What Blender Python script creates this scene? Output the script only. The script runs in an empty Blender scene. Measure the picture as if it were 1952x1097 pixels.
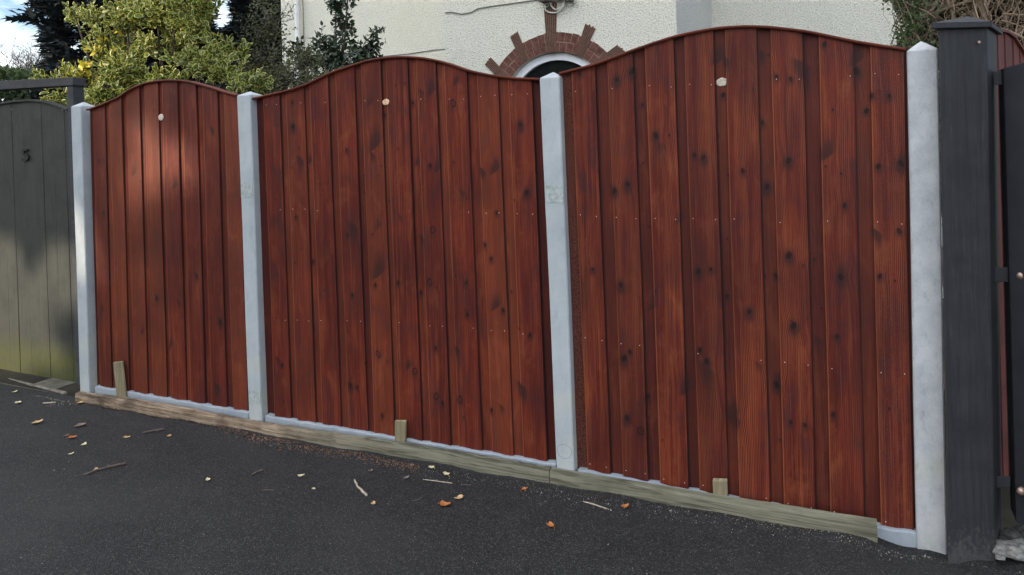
import bpy, bmesh, math, random
import numpy as np
from mathutils import Vector, Matrix
random.seed(7); rng = np.random.default_rng(7)
sc = bpy.context.scene
R = math.radians
# ------------------------------------------------------------------ camera
FPX = 1350.0; PX0, PY0 = 976.0, 274.0
TH = math.atan(FPX/2913.0); ROLL = 0.0278
CAM = Vector((0.0, -3.22, 1.60))
F = Vector((-math.sin(TH), math.cos(TH), 0)); R0 = Vector((math.cos(TH), math.sin(TH), 0)); U0 = Vector((0, 0, 1))
RV = R0*math.cos(ROLL) - U0*math.sin(ROLL); UV = U0*math.cos(ROLL) + R0*math.sin(ROLL)
cd = bpy.data.cameras.new("camera"); cam = bpy.data.objects.new("camera", cd); sc.collection.objects.link(cam)
cd.sensor_width = 36; cd.lens = 36*FPX/1952; cd.shift_y = -(548.5-PY0)/1952
cd.clip_start = 0.05; cd.clip_end = 500
cam.matrix_world = Matrix(((RV.x, UV.x, -F.x, CAM.x), (RV.y, UV.y, -F.y, CAM.y), (RV.z, UV.z, -F.z, CAM.z), (0, 0, 0, 1)))
sc.camera = cam
# ------------------------------------------------------------------ sky and sun
SUN = Vector((-0.62, -0.78, 0.27)).normalized()      # direction towards the sun
w = bpy.data.worlds.new("World"); sc.world = w; w.use_nodes = True
nt = w.node_tree; nt.nodes.clear()
out = nt.nodes.new('ShaderNodeOutputWorld'); bg = nt.nodes.new('ShaderNodeBackground')
sky = nt.nodes.new('ShaderNodeTexSky'); sky.sky_type = 'NISHITA'; sky.sun_disc = False
sky.sun_elevation = math.asin(SUN.z); sky.sun_rotation = math.atan2(SUN.x, SUN.y); sky.air_density = 1.0; sky.dust_density = 1.2
tc = nt.nodes.new('ShaderNodeTexCoord'); mp = nt.nodes.new('ShaderNodeMapping'); mp.inputs['Scale'].default_value = (2.2, 2.2, 6)
nz = nt.nodes.new('ShaderNodeTexNoise'); nz.inputs['Scale'].default_value = 1.6; nz.inputs['Detail'].default_value = 7; nz.inputs['Roughness'].default_value = .6
cr = nt.nodes.new('ShaderNodeValToRGB'); cr.color_ramp.elements[0].position = .40; cr.color_ramp.elements[1].position = .60
mx = nt.nodes.new('ShaderNodeMix'); mx.data_type = 'RGBA'
nt.links.new(tc.outputs['Generated'], mp.inputs[0]); nt.links.new(mp.outputs[0], nz.inputs[0]); nt.links.new(nz.outputs[0], cr.inputs[0])
mm = nt.nodes.new('ShaderNodeMath'); mm.operation = 'MULTIPLY'; mm.inputs[1].default_value = .75
nt.links.new(cr.outputs[0], mm.inputs[0]); nt.links.new(mm.outputs[0], mx.inputs[0]); sk2 = nt.nodes.new('ShaderNodeMix'); sk2.data_type = 'RGBA'; sk2.blend_type = 'MULTIPLY'; sk2.inputs[0].default_value = 1; sk2.inputs[7].default_value = (.50, .56, .66, 1)
nt.links.new(sky.outputs[0], sk2.inputs[6]); nt.links.new(sk2.outputs[2], mx.inputs[6])
# broken cloud, brighter towards the side of the sky the sun is in
dt = nt.nodes.new('ShaderNodeVectorMath'); dt.operation = 'DOT_PRODUCT'; dt.inputs[1].default_value = tuple(Vector((SUN.x, SUN.y, .75)).normalized())
nt.links.new(tc.outputs['Generated'], dt.inputs[0])
m1 = nt.nodes.new('ShaderNodeMapRange'); m1.inputs[1].default_value = -.45; m1.inputs[2].default_value = 1; m1.inputs[3].default_value = 1.0; m1.inputs[4].default_value = 15
nt.links.new(dt.outputs['Value'], m1.inputs[0])
cl = nt.nodes.new('ShaderNodeVectorMath'); cl.operation = 'SCALE'; cl.inputs[0].default_value = (1.0, 1.01, 1.03); nt.links.new(m1.outputs[0], cl.inputs['Scale'])
nt.links.new(cl.outputs[0], mx.inputs[7])
nt.links.new(mx.outputs[2], bg.inputs[0]); bg.inputs[1].default_value = 0.15; nt.links.new(bg.outputs[0], out.inputs[0])
sl = bpy.data.lights.new("sun", 'SUN'); sl.energy = 2.0; sl.angle = R(0.6); sl.color = (1.0, .86, .66)
so = bpy.data.objects.new("sun", sl); sc.collection.objects.link(so); so.rotation_euler = (-SUN).to_track_quat('-Z', 'Y').to_euler()
sc.view_settings.view_transform = 'Standard'; sc.view_settings.look = 'None'; sc.view_settings.exposure = 1.52; sc.view_settings.gamma = 1
# ------------------------------------------------------------------ helpers
def P(px, py, yp=0.0):
    "point of the upright plane y = yp (parallel to the fence) seen at a photo pixel"
    d = F + RV*((px-PX0)/FPX) + UV*(-(py-PY0)/FPX)
    return CAM + d*((yp-CAM.y)/d.y)
def PG(px, py, a, b):
    "point of the ground sheet z = a + b*x"
    d = F + RV*((px-PX0)/FPX) + UV*(-(py-PY0)/FPX)
    t = (a + b*CAM.x - CAM.z)/(d.z - b*d.x)
    return CAM + d*t
def PD(px, py, dist):
    d = (F + RV*((px-PX0)/FPX) + UV*(-(py-PY0)/FPX)); return CAM + d*dist
class MB:
    def __init__(s): s.v = []; s.f = []; s.m = []
    def add(s, vs, fs, m=0):
        o = len(s.v); s.v += [tuple(p) for p in vs]; s.f += [tuple(i+o for i in f) for f in fs]; s.m += [m]*len(fs)
    def box(s, x0, x1, y0, y1, z0, z1, m=0):
        s.hexa([(x0,y0,z0),(x1,y0,z0),(x1,y1,z0),(x0,y1,z0)], [(x0,y0,z1),(x1,y0,z1),(x1,y1,z1),(x0,y1,z1)], m)
    def hexa(s, b, t, m=0):
        s.add(list(b)+list(t), [(3,2,1,0),(4,5,6,7),(0,1,5,4),(1,2,6,5),(2,3,7,6),(3,0,4,7)], m)
    def tube(s, pts, rad, n=6, m=0, cap=True):
        pts = [Vector(p) for p in pts]; k = len(pts)
        if not hasattr(rad, '__len__'): rad = [rad]*k
        vs = []; up = Vector((.31, .17, .93)).normalized()
        for i, p in enumerate(pts):
            t = (pts[min(i+1,k-1)]-pts[max(i-1,0)])
            t = t.normalized() if t.length > 1e-9 else Vector((0,0,1))
            a = t.cross(up)
            if a.length < .05: a = t.cross(Vector((1,0,0)))
            a.normalize(); b = t.cross(a)
            for j in range(n):
                g = 2*math.pi*j/n; vs.append(p + (a*math.cos(g)+b*math.sin(g))*rad[i])
        fs = [(i*n+j, i*n+(j+1)%n, (i+1)*n+(j+1)%n, (i+1)*n+j) for i in range(k-1) for j in range(n)]
        if cap: fs += [tuple(range(n-1,-1,-1)), tuple((k-1)*n+j for j in range(n))]
        s.add(vs, fs, m)
    def build(s, name, mats, parent=None, smooth=False, bevel=0, seg=2):
        me = bpy.data.meshes.new(name); me.from_pydata(s.v, [], s.f)
        if not isinstance(mats, (list, tuple)): mats = [mats]
        for m in mats: me.materials.append(m)
        if len(mats) > 1: me.polygons.foreach_set('material_index', s.m)
        if smooth: me.polygons.foreach_set('use_smooth', [True]*len(me.polygons))
        o = bpy.data.objects.new(name, me); sc.collection.objects.link(o)
        if parent:
            o.parent = parent; o.matrix_parent_inverse = Matrix.Translation(-parent.location)
        if bevel:
            md = o.modifiers.new('bevel', 'BEVEL'); md.width = bevel; md.segments = seg; md.limit_method = 'ANGLE'; md.angle_limit = R(35)
        return o
def tag(o, label=None, cat=None, group=None, kind=None):
    if label: o['label'] = label
    if cat: o['category'] = cat
    if group: o['group'] = group
    if kind: o['kind'] = kind
    return o
def empty(name, loc, label, cat, group=None):
    o = bpy.data.objects.new(name, None); sc.collection.objects.link(o); o.location = loc; o.empty_display_size = .1
    return tag(o, label, cat, group)
# ------------------------------------------------------------------ materials
class NT:
    def __init__(s, name, rough=.7, spec=.3):
        s.mat = bpy.data.materials.new(name); s.mat.use_nodes = True; s.t = s.mat.node_tree
        s.b = s.t.nodes['Principled BSDF']; s.b.inputs['Roughness'].default_value = rough
        s.b.inputs['Specular IOR Level'].default_value = spec
    def n(s, typ, **kw):
        x = s.t.nodes.new(typ)
        for k, v in kw.items(): setattr(x, k, v)
        return x
    def l(s, a, b): s.t.links.new(a, b)
    def val(s, x, sock):
        if isinstance(x, (int, float)): sock.default_value = x
        elif isinstance(x, (tuple, list)): sock.default_value = (tuple(x)+(1,))[:len(sock.default_value)]
        else: s.l(x, sock)
    def coord(s, kind='Object', scale=(1,1,1), loc=(0,0,0)):
        c = s.n('ShaderNodeTexCoord'); m = s.n('ShaderNodeMapping'); s.l(c.outputs[kind], m.inputs[0])
        m.inputs['Scale'].default_value = scale; m.inputs['Location'].default_value = loc; return m.outputs[0]
    def noise(s, vec, scale=5, det=4, rough=.55, dist=0):
        x = s.n('ShaderNodeTexNoise'); s.l(vec, x.inputs['Vector']); x.inputs['Scale'].default_value = scale
        x.inputs['Detail'].default_value = det; x.inputs['Roughness'].default_value = rough; x.inputs['Distortion'].default_value = dist
        return x.outputs[0]
    def voro(s, vec, scale, feat='F1', outp=0, rnd=1):
        x = s.n('ShaderNodeTexVoronoi', feature=feat); s.l(vec, x.inputs['Vector']); x.inputs['Scale'].default_value = scale
        x.inputs['Randomness'].default_value = rnd
        return x.outputs[outp]
    def ramp(s, fac, stops):
        x = s.n('ShaderNodeValToRGB'); s.l(fac, x.inputs[0]); e = x.color_ramp.elements
        while len(e) < len(stops): e.new(.5)
        for i, (p, c) in enumerate(stops):
            e[i].position = p; e[i].color = (c, c, c, 1) if isinstance(c, (int, float)) else tuple(c)+(1,)
        return x.outputs[0]
    def mix(s, fac, a, b, mode='MIX'):
        x = s.n('ShaderNodeMix', data_type='RGBA', blend_type=mode); x.clamp_factor = True
        s.val(fac, x.inputs[0]); s.val(a, x.inputs[6]); s.val(b, x.inputs[7]); return x.outputs[2]
    def math(s, op, a, b=0.0, c=0.0, clamp=False):
        x = s.n('ShaderNodeMath', operation=op, use_clamp=clamp); s.val(a, x.inputs[0]); s.val(b, x.inputs[1]); s.val(c, x.inputs[2]); return x.outputs[0]
    def sep(s, v):
        x = s.n('ShaderNodeSeparateXYZ'); s.l(v, x.inputs[0]); return x.outputs
    def comb(s, a, b, c):
        x = s.n('ShaderNodeCombineXYZ'); s.val(a, x.inputs[0]); s.val(b, x.inputs[1]); s.val(c, x.inputs[2]); return x.outputs[0]
    def attr(s, name, outp='Color'):
        x = s.n('ShaderNodeAttribute', attribute_name=name); return x.outputs[outp], x.outputs['Alpha']
    def color(s, c): s.val(c, s.b.inputs['Base Color'])
    def bump(s, h, strength=.5, dist=.01):
        x = s.n('ShaderNodeBump'); x.inputs['Strength'].default_value = strength; x.inputs['Distance'].default_value = dist
        s.l(h, x.inputs['Height']); s.l(x.outputs[0], s.b.inputs['Normal'])

def mat_stained():
    m = NT('stained_wood', .55, .14)
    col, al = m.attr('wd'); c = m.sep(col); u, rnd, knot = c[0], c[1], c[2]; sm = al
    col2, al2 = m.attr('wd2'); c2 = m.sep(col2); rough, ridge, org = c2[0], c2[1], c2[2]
    z = m.sep(m.coord('Object'))[2]
    off = m.math('MULTIPLY', rnd, 41.3)
    v1 = m.comb(m.math('MULTIPLY', u, 1.0), off, m.math('MULTIPLY', z, .012))
    wob = m.noise(m.comb(m.math('MULTIPLY', u, 3.0), off, m.math('MULTIPLY', z, 1.3)), 1, 2)
    uw = m.math('ADD', u, m.math('MULTIPLY', wob, .022))
    fine = m.noise(m.comb(m.math('MULTIPLY', uw, 210.0), off, m.math('MULTIPLY', z, 3.2)), 1, 4, .65)
    mid = m.noise(m.comb(m.math('MULTIPLY', uw, 62.0), off, m.math('MULTIPLY', z, .9)), 1, 3, .6)
    big = m.noise(m.comb(m.math('MULTIPLY', uw, 14.0), off, m.math('MULTIPLY', z, 1.6)), 1, 3, .55)
    patch = m.noise(m.comb(m.math('MULTIPLY', u, 11.0), off, m.math('MULTIPLY', z, 4.5)), 1, 5, .65, .5)
    ridg = m.math('SINE', m.math('MULTIPLY', uw, 930.0))
    base = m.mix(m.ramp(big, [(.34, 0), (.66, 1)]), (.076, .0115, .0085), (.132, .0205, .0115))
    base = m.mix(m.math('MULTIPLY', m.ramp(mid, [(.52, 0), (.74, 1)]), .6), base, (.24, .060, .022))
    base = m.mix(m.math('MULTIPLY', m.ramp(mid, [(.28, 1), (.44, 0)]), .45), base, (.045, .011, .010))
    base = m.mix(m.math('MULTIPLY', m.ramp(patch, [(.50, 0), (.68, 1)]), .8), base, (.052, .0165, .018))
    base = m.mix(m.math('MULTIPLY', m.ramp(patch, [(.30, 1), (.46, 0)]), .55), base, (.215, .060, .027))
    base = m.mix(m.math('MULTIPLY', m.ramp(fine, [(.3, 1), (.5, 0)]), .55), base, (.050, .014, .011))
    base = m.mix(m.math('MULTIPLY', m.ramp(fine, [(.53, 0), (.70, 1)]), .5), base, (.26, .070, .028))
    rg = m.math('MULTIPLY', m.math('MULTIPLY', m.ramp(m.noise(m.comb(m.math('MULTIPLY', u, 22.0), off, m.math('MULTIPLY', z, 1.1)), 1, 2), [(.42, 0), (.6, 1)]), ridge), m.ramp(ridg, [(0.0, 0), (1.0, 1)]))
    base = m.mix(m.math('MULTIPLY', rg, .7), base, (.34, .095, .032))
    base = m.mix(m.math('MULTIPLY', org, .45, clamp=True), base, (.27, .075, .030))  # orange tint; also carries the painted highlight on left arrises
    fade = m.noise(m.coord('Object', (1.3, 1, 1.0)), 1.6, 3, .55)
    base = m.mix(m.math('MULTIPLY', m.ramp(fade, [(.35, 1), (.55, 0)]), .45), base, (.040, .0105, .010))
    # brightness of each board
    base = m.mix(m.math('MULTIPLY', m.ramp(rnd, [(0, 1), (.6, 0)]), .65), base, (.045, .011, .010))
    # rough sawn, speckled stain
    spk = m.noise(m.coord('Object', (1, 1, .5)), 420, 3, .7)
    base = m.mix(m.math('MULTIPLY', m.ramp(spk, [(.50, 0), (.60, 1)]), m.math('MULTIPLY', rough, .75)), base, (.20, .09, .062))
    base = m.mix(m.math('MULTIPLY', m.ramp(spk, [(.40, 1), (.50, 0)]), m.math('MULTIPLY', rough, .85)), base, (.022, .010, .009))
    # tiny pale flecks everywhere
    fl = m.voro(m.coord('Object', (1, 1, .6)), 95, 'F1', 0)
    base = m.mix(m.math('MULTIPLY', m.ramp(fl, [(.05, 1), (.085, 0)]), .22), base, (.45, .25, .18))
    # smudges, painted shade at the board edges, and knots
    sn = m.noise(m.comb(m.math('MULTIPLY', uw, 150.0), off, m.math('MULTIPLY', z, 60)), 1, 4, .7)
    sn2 = m.noise(m.comb(m.math('MULTIPLY', uw, 75.0), off, m.math('MULTIPLY', z, 16)), 1, 5, .7, .6)
    smudge_shade_fac = m.ramp(m.math('ADD', m.math('MULTIPLY', sm, 1.15), m.math('MULTIPLY', m.math('SUBTRACT', sn2, .5), m.math('MULTIPLY', sm, 1.5))), [(.08, 0), (.50, .82), (1, .93)])
    base = m.mix(m.math('MULTIPLY', smudge_shade_fac, .88), base, (.027, .013, .013))
    kn = m.math('ADD', knot, m.math('MULTIPLY', m.math('SUBTRACT', sn, .5), .7))
    kn = m.math('MULTIPLY', kn, m.math('GREATER_THAN', knot, .02))
    base = m.mix(m.ramp(kn, [(.24, 0), (.40, .80), (.52, .86), (.62, .50), (.70, .88), (1, .96)]), base, (.012, .007, .007))
    m.color(base)
    hgt = m.math('ADD', m.math('MULTIPLY', fine, .5), m.math('ADD', m.math('MULTIPLY', ridg, m.math('MULTIPLY', ridge, .22)), m.math('MULTIPLY', spk, m.math('MULTIPLY', rough, 1.5))))
    m.bump(hgt, .38, .0022)
    m.val(m.math('ADD', m.ramp(mid, [(.3, .42), (.7, .62)]), m.math('MULTIPLY', rough, .3)), m.b.inputs['Roughness'])
    return m.mat
def mat_plainwood(name, c1, c2, c3, scale=(60, 60, 2.2), rough=.75, bump=.4, green=None, speck=None, crack=None):
    m = NT(name, rough, .25)
    v = m.coord('Object', scale); g = m.noise(v, 1, 5, .6, .4)
    big = m.noise(m.coord('Object'), 6, 4, .6)
    base = m.mix(m.ramp(g, [(.32, 0), (.68, 1)]), c1, c2)
    base = m.mix(m.math('MULTIPLY', m.ramp(big, [(.45, 0), (.7, 1)]), .7), base, c3)
    if speck: base = m.mix(m.math('MULTIPLY', m.ramp(m.noise(m.coord('Object', scale), 3.0, 4, .7), [(.58, 0), (.72, 1)]), .6), base, speck)
    if crack:
        ck = m.noise(m.coord('Object', crack), 1, 3, .55, .3)
        cf = m.ramp(m.math('ABSOLUTE', m.math('SUBTRACT', ck, .5)), [(.006, 1), (.022, 0)])
        base = m.mix(m.math('MULTIPLY', cf, .5), base, (.022, .017, .012))
    if green: base = green(m, base)
    m.color(base); m.bump(g, bump, .004); return m.mat
def mat_concrete(name, c1, c2, dark, scale=1.0):
    m = NT(name, .85, .2)
    o = m.coord('Object'); a = m.noise(o, 5*scale, 5, .6); b = m.noise(m.coord('Object', (1, 1, .45)), 22*scale, 5, .65); f = m.noise(o, 260, 3, .7)
    base = m.mix(m.ramp(a, [(.35, 0), (.65, 1)]), c1, c2)
    base = m.mix(m.math('MULTIPLY', m.ramp(b, [(.54, 0), (.72, 1)]), .38), base, dark)
    base = m.mix(m.math('MULTIPLY', m.ramp(f, [(.35, 1), (.5, 0)]), .28), base, dark)
    pit = m.voro(o, 70, 'F1'); pm = m.math('MULTIPLY', m.ramp(pit, [(.06, 1), (.13, 0)]), m.ramp(m.noise(o, 4.5, 2), [(.5, 0), (.62, 1)]))
    base = m.mix(m.math('MULTIPLY', pm, .75), base, tuple(x*.55 for x in dark))
    stain = m.noise(m.coord('Object', (1, 1, .5), (3, 1, 7)), 3.3, 2, .5)
    base = m.mix(m.math('MULTIPLY', m.ramp(stain, [(.66, 0), (.76, 1)]), .4), base, (.50, .50, .33))
    m.color(base)
    m.bump(m.math('SUBTRACT', m.math('MULTIPLY', f, .35), m.math('MULTIPLY', pm, 1.0)), .5, .003); return m.mat
def mat_asphalt():
    m = NT('asphalt', .86, .28)
    o = m.coord('Object'); big = m.noise(o, .9, 4, .6); med = m.noise(o, 7, 4, .6)
    st = m.voro(o, 210, 'F1', 1); d = m.voro(o, 210, 'F1', 0); fn = m.noise(o, 320, 3, .7)
    base = m.mix(m.ramp(big, [(.35, 0), (.65, 1)]), (.0118, .0110, .0106), (.0205, .0192, .0182))
    base = m.mix(m.math('MULTIPLY', m.ramp(med, [(.5, 0), (.75, 1)]), .4), base, (.037, .035, .032))
    sv = m.sep(st)
    base = m.mix(m.math('MULTIPLY', m.ramp(sv[0], [(.5, 0), (1, 1)]), .6), base, (.075, .073, .074))
    base = m.mix(m.math('MULTIPLY', m.ramp(sv[1], [(.92, 0), (.98, 1)]), .55), base, (.15, .14, .125))
    base = m.mix(m.math('MULTIPLY', m.ramp(d, [(.45, 0), (.7, 1)]), .6), base, (.016, .016, .018))
    wv = m.noise(m.coord('Object', (.7, 2.2, 1)), 1.1, 3, .5, .6)
    base = m.mix(m.math('MULTIPLY', m.ramp(wv, [(.48, 0), (.7, 1)]), .35), base, (.043, .041, .039))
    h = m.math('ADD', m.math('SUBTRACT', 1.0, d), m.math('MULTIPLY', fn, .8)); m.color(base); m.bump(h, .75, .004)
    return m.mat
def mat_render(name, c1, c2):
    m = NT(name, .95, .1)
    o = m.coord('Object'); a = m.noise(o, 1.2, 4, .6); v = m.voro(o, 85, 'F1', 0); n = m.noise(o, 70, 4, .7); n2 = m.noise(o, 150, 3, .6)
    base = m.mix(m.ramp(a, [(.3, 0), (.7, 1)]), c1, c2)
    pitf = m.ramp(m.math('ADD', m.math('MULTIPLY', n, .75), m.math('MULTIPLY', n2, .25)), [(.40, 1), (.49, 0)])
    base = m.mix(m.math('MULTIPLY', pitf, .7), base, (.32, .32, .26))  # pits coloured darker, their small shade painted into the wall colour
    m.color(base); m.bump(m.math('ADD', m.math('MULTIPLY', n, 1.3), m.math('MULTIPLY', v, -.45)), 1.0, .02); return m.mat
def mat_simple(name, c, rough=.6, spec=.3, metal=0, var=.25, scale=20, bump=0):
    m = NT(name, rough, spec); n = m.noise(m.coord('Object'), scale, 5, .6)
    m.color(m.mix(m.ramp(n, [(.3, 0), (.7, 1)]), tuple(x*(1-var) for x in c), tuple(min(1, x*(1+var)) for x in c)))
    m.b.inputs['Metallic'].default_value = metal
    if bump: m.bump(n, bump, .003)
    return m.mat
def mat_leaf(name, dark, light, rim=None, rough=.45, yellow=None, trans=.25):
    m = NT(name, rough, .4); lr, _ = m.attr('lr', 'Fac')
    base = m.mix(m.ramp(lr, [(0, 0), (1, 1)]), dark, light)
    if yellow: base = m.mix(m.ramp(lr, [(.86, 0), (.93, 1)]), base, yellow)
    if rim:
        rm, _ = m.attr('rim', 'Fac'); base = m.mix(m.ramp(rm, [(.38, 0), (.6, 1)]), base, rim)
    n = m.noise(m.coord('Object'), 2.5, 2); base = m.mix(m.math('MULTIPLY', n, .35), base, tuple(x*.45 for x in dark))
    m.color(base)
    t = m.n('ShaderNodeBsdfTranslucent'); m.l(base, t.inputs[0]); ms = m.n('ShaderNodeMixShader'); ms.inputs[0].default_value = trans
    m.l(m.b.outputs[0], ms.inputs[1]); m.l(t.outputs[0], ms.inputs[2])
    m.l(ms.outputs[0], m.t.nodes['Material Output'].inputs[0]); return m.mat

STAIN = mat_stained()
CONC = mat_concrete('post_concrete', (.37, .405, .42), (.45, .48, .495), (.24, .26, .27))
CONC4 = mat_concrete('weathered_concrete', (.38, .395, .41), (.50, .51, .52), (.17, .175, .185), 1.9)
GRAVC = mat_concrete('gravel_board_concrete', (.27, .31, .345), (.34, .375, .41), (.17, .19, .205))
def kick_col(m, base):
    x = m.sep(m.coord('Object'))[0]
    nn = m.noise(m.coord('Object', (3, 3, 20)), 2, 4, .6)
    f = m.ramp(m.math('ADD', m.math('MULTIPLY', x, .25), m.math('SUBTRACT', m.math('MULTIPLY', nn, .5), .28)), [(.38, 0), (.62, 1)])
    g = m.noise(m.coord('Object', (2.5, 40, 60)), 1, 5, .65)
    grn = m.mix(m.ramp(g, [(.3, 0), (.7, 1)]), (.11, .105, .072), (.235, .225, .165))
    ck = m.noise(m.coord('Object', (.9, 9, 24)), 1, 3, .55, .3)
    grn = m.mix(m.math('MULTIPLY', m.ramp(m.math('ABSOLUTE', m.math('SUBTRACT', ck, .5)), [(.006, 1), (.03, 0)]), .6), grn, (.03, .026, .017))
    return m.mix(f, base, grn)
KICK = mat_plainwood('old_kickboard_wood', (.085, .055, .036), (.42, .32, .22), (.05, .032, .024), (3, 40, 60), .9, .8, kick_col, (.03, .022, .017), (1.3, 10, 26))
KICKR = mat_plainwood('green_kickboard_wood', (.12, .115, .08), (.24, .23, .165), (.10, .10, .065), (2.5, 40, 60), .9, .6, None, (.05, .045, .03), (.8, 8, 22))
PEG = mat_plainwood('old_peg_wood', (.15, .125, .075), (.31, .265, .165), (.11, .10, .06), (60, 60, 5), .9, .6)
def gate_green(m, base):
    o = m.coord('Object'); z = m.sep(o)[2]
    n = m.noise(m.coord('Object', (30, 30, 6)), 1, 5, .7)
    f = m.ramp(m.math('ADD', m.math('MULTIPLY', z, 2.0), m.math('SUBTRACT', .5, m.math('MULTIPLY', n, .6))), [(.24, 1), (.60, 0)])
    n3 = m.noise(m.coord('Object', (45, 45, 16)), 1, 5, .75)
    f = m.math('MULTIPLY', f, m.ramp(n3, [(.34, .25), (.6, 1)]))
    return m.mix(m.math('MULTIPLY', f, .9), base, (.062, .068, .012))
GATEW = mat_plainwood('grey_painted_gate', (.036, .039, .035), (.050, .051, .042), (.026, .028, .026), (50, 50, 2), .7, .35, gate_green, (.035, .037, .034))
GATEF = mat_plainwood('dark_frame_wood', (.040, .042, .046), (.062, .064, .066), (.030, .031, .034), (4, 50, 50), .7, .3)
def scuff(m, base):
    z = m.sep(m.coord('Object'))[2]; n = m.noise(m.coord('Object', (60, 60, 50)), 1, 5, .75)
    f = m.ramp(m.math('SUBTRACT', m.math('MULTIPLY', n, 1.0), m.math('MULTIPLY', z, 1.7)), [(.42, 0), (.56, 1)])
    return m.mix(m.math('MULTIPLY', f, .38), base, (.12, .118, .11))
BLACKW = mat_plainwood('black_painted_wood', (.024, .0245, .028), (.038, .039, .043), (.017, .018, .021), (60, 60, 3), .6, .6, scuff, (.060, .064, .070))
BLACKM = mat_simple('black_gate_paint', (.026, .027, .032), .55, .3, 0, .2, 12, .1)
COPPER = mat_simple('worn_bolt_metal', (.42, .30, .24), .4, .5, .7, .3, 60)
ASPH = mat_asphalt()
WALL = mat_render('cream_pebbledash', (.84, .825, .70), (.88, .87, .76))
SMOOTHW = mat_render('pale_side_render', (.76, .77, .75), (.80, .81, .79))
WHITE = mat_simple('white_plastic', (.78, .80, .84), .35, .4, 0, .05, 8)
PIPEM = mat_simple('downpipe_white', (.70, .70, .72), .45, .3, 0, .1, 8)
BRICK = mat_simple('red_arch_brick', (.115, .053, .040), .9, .15, 0, .45, 25, .5)
MORT = mat_simple('arch_mortar', (.27, .185, .145), .95, .1, 0, .25, 60, .4)
TILE = mat_simple('brown_edge_tile', (.10, .056, .040), .9, .15, 0, .4, 40, .5)
CABLE = mat_simple('grey_cable', (.16, .15, .13), .7, .2, 0, .2, 30)
CABLEW = mat_simple('white_cable', (.55, .55, .50), .6, .2, 0, .2, 30)
BARK = mat_simple('twig_bark', (.17, .12, .085), .9, .15, 0, .5, 14, .3)
BARKD = mat_simple('dark_bark', (.06, .048, .04), .9, .15, 0, .4, 14, .3)
PALEW = mat_simple('pale_plug_wood', (.52, .46, .37), .6, .3, 0, .4, 150, .2)
TANW = mat_simple('tan_plug_wood', (.66, .42, .26), .6, .3, 0, .4, 120, .2)
NAILM = mat_simple('nail_steel', (.62, .52, .46), .4, .5, .3, .2, 20)
g = NT('dark_glass', .06, .6); g.color((.012, .014, .013)); GLASS = g.mat
# ------------------------------------------------------------------ ground
gA = P(143, 769, -.047); gB = P(1672, 1032.5, -.047)
GB = (gB.z-gA.z)/(gB.x-gA.x); GA = gA.z - GB*gA.x
def gz(x): return GA + GB*max(-9, min(6, x))
KX = gB.x
HOLE = PG(1183, 1024, GA, GB)
def zrel(X, Y):
    "height of the real tarmac above its mean sheet"
    n = .004*np.sin(X*2.3+Y*1.1)*np.cos(Y*2.9-X*.7) + .003*np.sin(X*7.1+1)*np.sin(Y*6.3)
    k = 1/(1+np.exp(-(X-KX)/.02))
    lip = np.exp(-((Y+.06)/.06)**2)*(.010+.004*np.sin(X*5.1)+.004*np.sin(X*13.3+2))*(1-k)
    dip = -.030*k*np.exp(-(np.maximum(-Y-.03, 0)/.16)**2)*(1+.15*np.sin(X*40))
    hole = -.014*np.exp(-(((X-HOLE.x)/.09)**2+((Y-HOLE.y)/.045)**2)*1.2)
    return (n+lip+dip)*(np.abs(X) < 9)+hole
def ground():
    xs = np.concatenate([np.linspace(-90, -9, 24), np.linspace(-8.8, 3.2, 420), np.linspace(3.6, 90, 24)])
    ys = np.concatenate([np.linspace(-80, -4, 24), np.linspace(-3.9, .05, 110)])
    X, Y = np.meshgrid(xs, ys)
    Z = GA + GB*np.clip(X, -9, 6)
    Z = Z + zrel(X, Y)
    nx, ny = len(xs), len(ys)
    v = np.stack([X.ravel(), Y.ravel(), Z.ravel()], 1)
    f = [(j*nx+i, j*nx+i+1, (j+1)*nx+i+1, (j+1)*nx+i) for j in range(ny-1) for i in range(nx-1)]
    b = MB(); b.v = [tuple(p) for p in v]; b.f = f; b.m = [0]*len(f)
    tag(b.build('pavement', ASPH, smooth=True), kind='structure')
    b = MB(); b.add([(-90, .05, GA-.12), (90, .05, GA-.06), (90, 90, GA-.06), (-90, 90, GA-.12)], [(0, 1, 2, 3)])
    tag(b.build('garden_ground', mat_simple('garden_soil', (.03, .027, .02), .95, .1, 0, .5, 3, .5)), kind='structure')
ground()
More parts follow.
